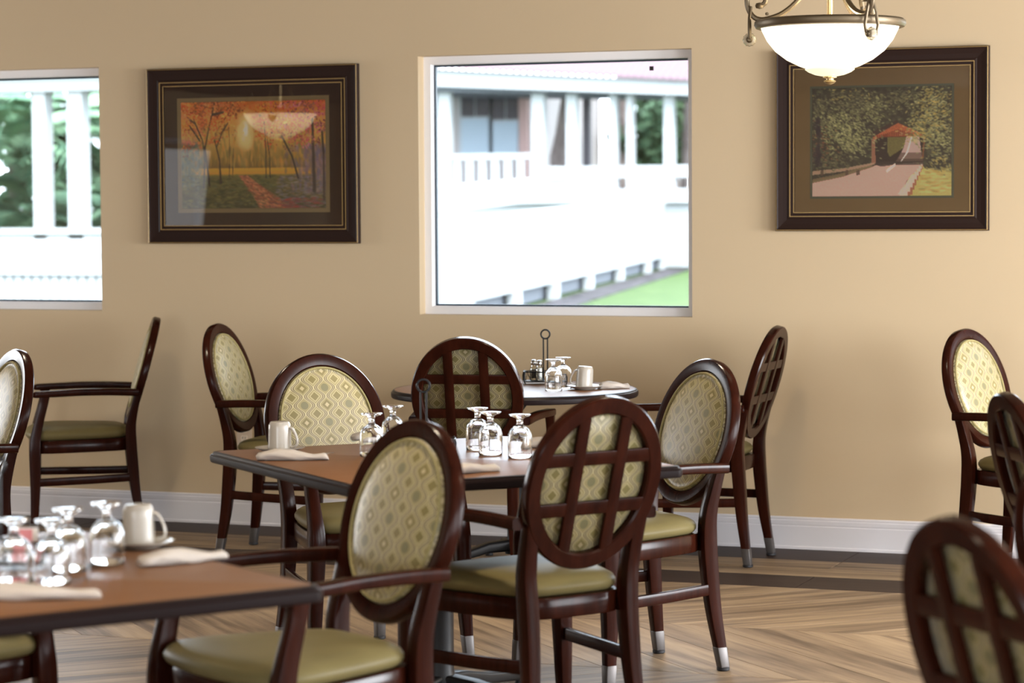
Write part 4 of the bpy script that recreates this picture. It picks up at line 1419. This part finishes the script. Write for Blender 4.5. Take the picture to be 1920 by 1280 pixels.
def framed(label, x0, x1, z0, z1, fw_, matcol, gold_in, img, ix, iz, mat_gold, gain=2.2):
    """ix/iz: fractions of the outer frame where the print sits"""
    root = empty('framed_picture', label, 'picture', 'framed prints on the back wall', ((x0 + x1) / 2, 0, z0))
    cx = (x0 + x1) / 2
    def loc_loft(pr_):
        mb = rect_loft(pr_, x0 - cx, x1 - cx, 0, z1 - z0)
        return mb
    f = fw_
    loc_loft([(0, -.001), (0, -.024), (.003, -.0285), (.008, -.030), (.012, -.027), (.016, -.026), (f * .45, -.0225), (f * .72, -.020), (f * .80, -.0225), (f * .86, -.0225), (f * .9, -.019), (f * 1.14, -.018), (f * 1.14, -.001)]).obj('frame', M['frame_wood'], root, smooth=False)
    loc_loft([(f * .87, -.0195), (f * .87, -.0226), (f * .91, -.0226), (f * .91, -.0195)]).obj('gold_line', M['gold'], root, smooth=False)
    loc_loft([(f * 1.10, -.0182), (f * 1.10, -.0196), (f * 1.14, -.0196), (f * 1.14, -.0182)]).obj('gold_line', M['gold'], root, smooth=False)
    loc_loft([(.003, -.0282), (.003, -.0292), (.0055, -.0302), (.0055, -.0282)]).obj('gold_line', M['gold'], root, smooth=False)
    W_, H_ = x1 - x0, z1 - z0
    px0, px1 = x0 - cx + ix[0] * W_, x0 - cx + ix[1] * W_
    pz0, pz1 = H_ * (1 - iz[1]), H_ * (1 - iz[0])
    mm = noise_mat('mat_board', tuple(c * .93 for c in matcol), tuple(c * 1.07 for c in matcol), 4.0, .75)
    b_ = f * 1.12
    MB().box(x0 - cx + b_, x1 - cx - b_, -.006, -.002, b_, H_ - b_).obj('mat_board', mm, root, smooth=False)
    q = gold_in
    g2 = rect_loft([(0, -.0058), (0, -.0085), (q * .85, -.0085), (q, -.0066), (q, -.0058)], px0 - q, px1 + q, pz0 - q, pz1 + q)
    g2.obj('inner_mat', mat('inner_mat', mat_gold, .5), root, smooth=False)
    print_obj(img, px0, px1, pz0, pz1, -.0064, 'print', root, gain=gain)
    MB().box(x0 - cx + b_ - .002, x1 - cx - b_ + .002, -.0155, -.0135, b_ - .002, H_ - b_ + .002).obj('glazing', M['picture_glass'], root, smooth=False)
    return root
framed('framed autumn woodland print left of the middle window, dark brown mat', -5.9179, -4.8326, 1.3121, 2.1284,   .074, (0.092, 0.052, 0.038), .020, autumn(), (.158, .843), (.195, .800), (0.40, 0.27, 0.12))
framed('framed covered bridge road print on the right, taupe mat, partly behind the lamp', -2.8772, -1.9668, 1.3639, 2.1288, .070, (0.37, 0.235, 0.115), .010, bridge(), (.173, .826), (.212, .808), (0.17, 0.165, 0.10), 2.5)

# ------------------------------------------------------------------ pendant lamps
def make_pendant():
    root = empty('pendant_lamp')
    zr = 0.0   # rim plane
    bowl = [(.226, -.008), (.222, -.020), (.205, -.054), (.178, -.088), (.140, -.117), (.100, -.137), (.078, -.145), (.076, -.1455)]
    inner = [(.072, -.142), (.098, -.133), (.137, -.113), (.174, -.085), (.200, -.052), (.217, -.020), (.221, -.008)]
    MB().lathe(bowl + inner, 64).obj('glass_bowl', M['bowl'], root, angle=60)
    MB().lathe([(.0, -.135), (.072, -.143), (.080, -.1455), (.081, -.149), (.070, -.157), (.048, -.166), (.024, -.1705), (.0, -.171)], 48).obj('bowl_tip', M['bowl_cap'], root, angle=60)
    MB().loft([[((r_) * math.cos(2 * PI * j / 72), r_ * math.sin(2 * PI * j / 72), z_) for r_, z_ in ((.224, -.011), (.232, -.015), (.242, -.012), (.2475, -.002), (.246, .008), (.238, .014), (.226, .015), (.222, .006))] for j in range(72)], loop=True).obj('rim_band', M['bronze'], root)
    MB().lathe([(.018, -.168), (.022, -.172), (.022, -.175), (.012, -.178), (.012, -.182), (.019, -.185), (.020, -.188), (.014, -.193), (.006, -.197), (.0, -.198)], 24).obj('finial', M['brass'], root)
    MB().lathe([(.010, -.13), (.010, .38), (.012, .39)], 16).obj('center_rod', M['brass'], root)
    MB().lathe([(.0, CEIL - 2.066 - .0), (.065, CEIL - 2.066 - .001), (.062, CEIL - 2.066 - .014), (.03, CEIL - 2.066 - .028), (.012, CEIL - 2.066 - .09), (.010, CEIL - 2.066 - .095)], 32).obj('ceiling_canopy', M['bronze'], root)
    for k_ in range(3):
        a = R(194) + k_ * 2 * PI / 3
        ca, sa = math.cos(a), math.sin(a)
        def P3(r_, z_): return (r_ * ca, r_ * sa, z_)
        # main arm sweeping from the rod down to the rim, then an outward scroll
        arm = [(.012, .30), (.05, .17), (.10, .085), (.15, .040), (.195, .022), (.228, .018), (.252, .030), (.268, .060), (.268, .095), (.250, .118), (.224, .116), (.208, .096), (.212, .072), (.228, .062)]
        arm = interp([(*p,) for p in arm], 4)
        o = MB().tube([P3(r_, z_) for r_, z_ in arm], .0088, 8)
        o = o.obj('scroll_arm', M['bronze'], root)
        MB().lathe([(.0, .0), (.012, .003), (.015, .011), (.012, .019), (.0, .022)], 14, P3(.229, .052)).obj('scroll_knob', M['bronze'], o)
        MB().lathe([(.0, .0), (.006, .003), (.006, .009), (.0, .012)], 10, P3(.205, .030)).obj('rivet', M['bronze'], o)
        # hook from the scroll down over the rim, with a ribbed bead
        tx, ty = -sa, ca
        hk = MB()
        for s_ in (-1, 1):
            hk.tube([Vector(P3(.258, .060)) + Vector((tx, ty, 0)) * s_ * .006, Vector(P3(.262, .02)) + Vector((tx, ty, 0)) * s_ * .017, Vector(P3(.262, -.02)) + Vector((tx, ty, 0)) * s_ * .024,
                     Vector(P3(.262, -.042)) + Vector((tx, ty, 0)) * s_ * .020, Vector(P3(.262, -.05)) + Vector((tx, ty, 0)) * s_ * .006], .0056, 6)
        hk = hk.obj('hook', M['bronze'], root)
        c = Vector(P3(.262, -.048))
        rings = []
        for q, rr in ((-.013, .010), (-.009, .0185), (0, .022), (.009, .0185), (.013, .010)):
            rings.append([c + Vector((tx, ty, 0)) * q + (Vector((ca, sa, 0)) * math.cos(2 * PI * j / 24) + Vector((0, 0, 1)) * math.sin(2 * PI * j / 24)) * rr * (1 + .05 * math.cos(12 * 2 * PI * j / 24 * 1)) for j in range(24)])
        MB().loft(rings).obj('ribbed_bead', M['bead'], hk)
        MB().loft([[c + Vector((tx, ty, 0)) * q + (Vector((ca, sa, 0)) * math.cos(2 * PI * j / 12) + Vector((0, 0, 1)) * math.sin(2 * PI * j / 12)) * rr for j in range(12)] for q, rr in ((-.021, .006), (-.016, .011), (.016, .011), (.021, .006))]).obj('bead_pin', M['bronze'], hk)
    return root
pend = make_pendant()
PL = ['glowing white glass bowl pendant lamp with bronze scrolls in front of the bridge picture',
      'bowl pendant lamp reflected in the glass of the autumn print', 'bowl pendant lamp hanging over the near left table',
      'bowl pendant lamp hanging over the right hand tables', 'bowl pendant lamp hanging over the far left corner of the room']
for i, (x, y) in enumerate(PENDANTS):
    o = pend if i == 0 else copy_tree(pend)
    o.location = (x, y, 2.066)
    tag(o, PL[i], 'lamp', 'bowl pendant lamps')
    ld = bpy.data.lights.new('bulb', 'POINT')
    ld.energy = BULB
    ld.color = WARM
    ld.shadow_soft_size = 0.05
    lo = bpy.data.objects.new('bulb', ld)
    lo.location = (x, y, 2.066 - .03)
    C.objects.link(lo)
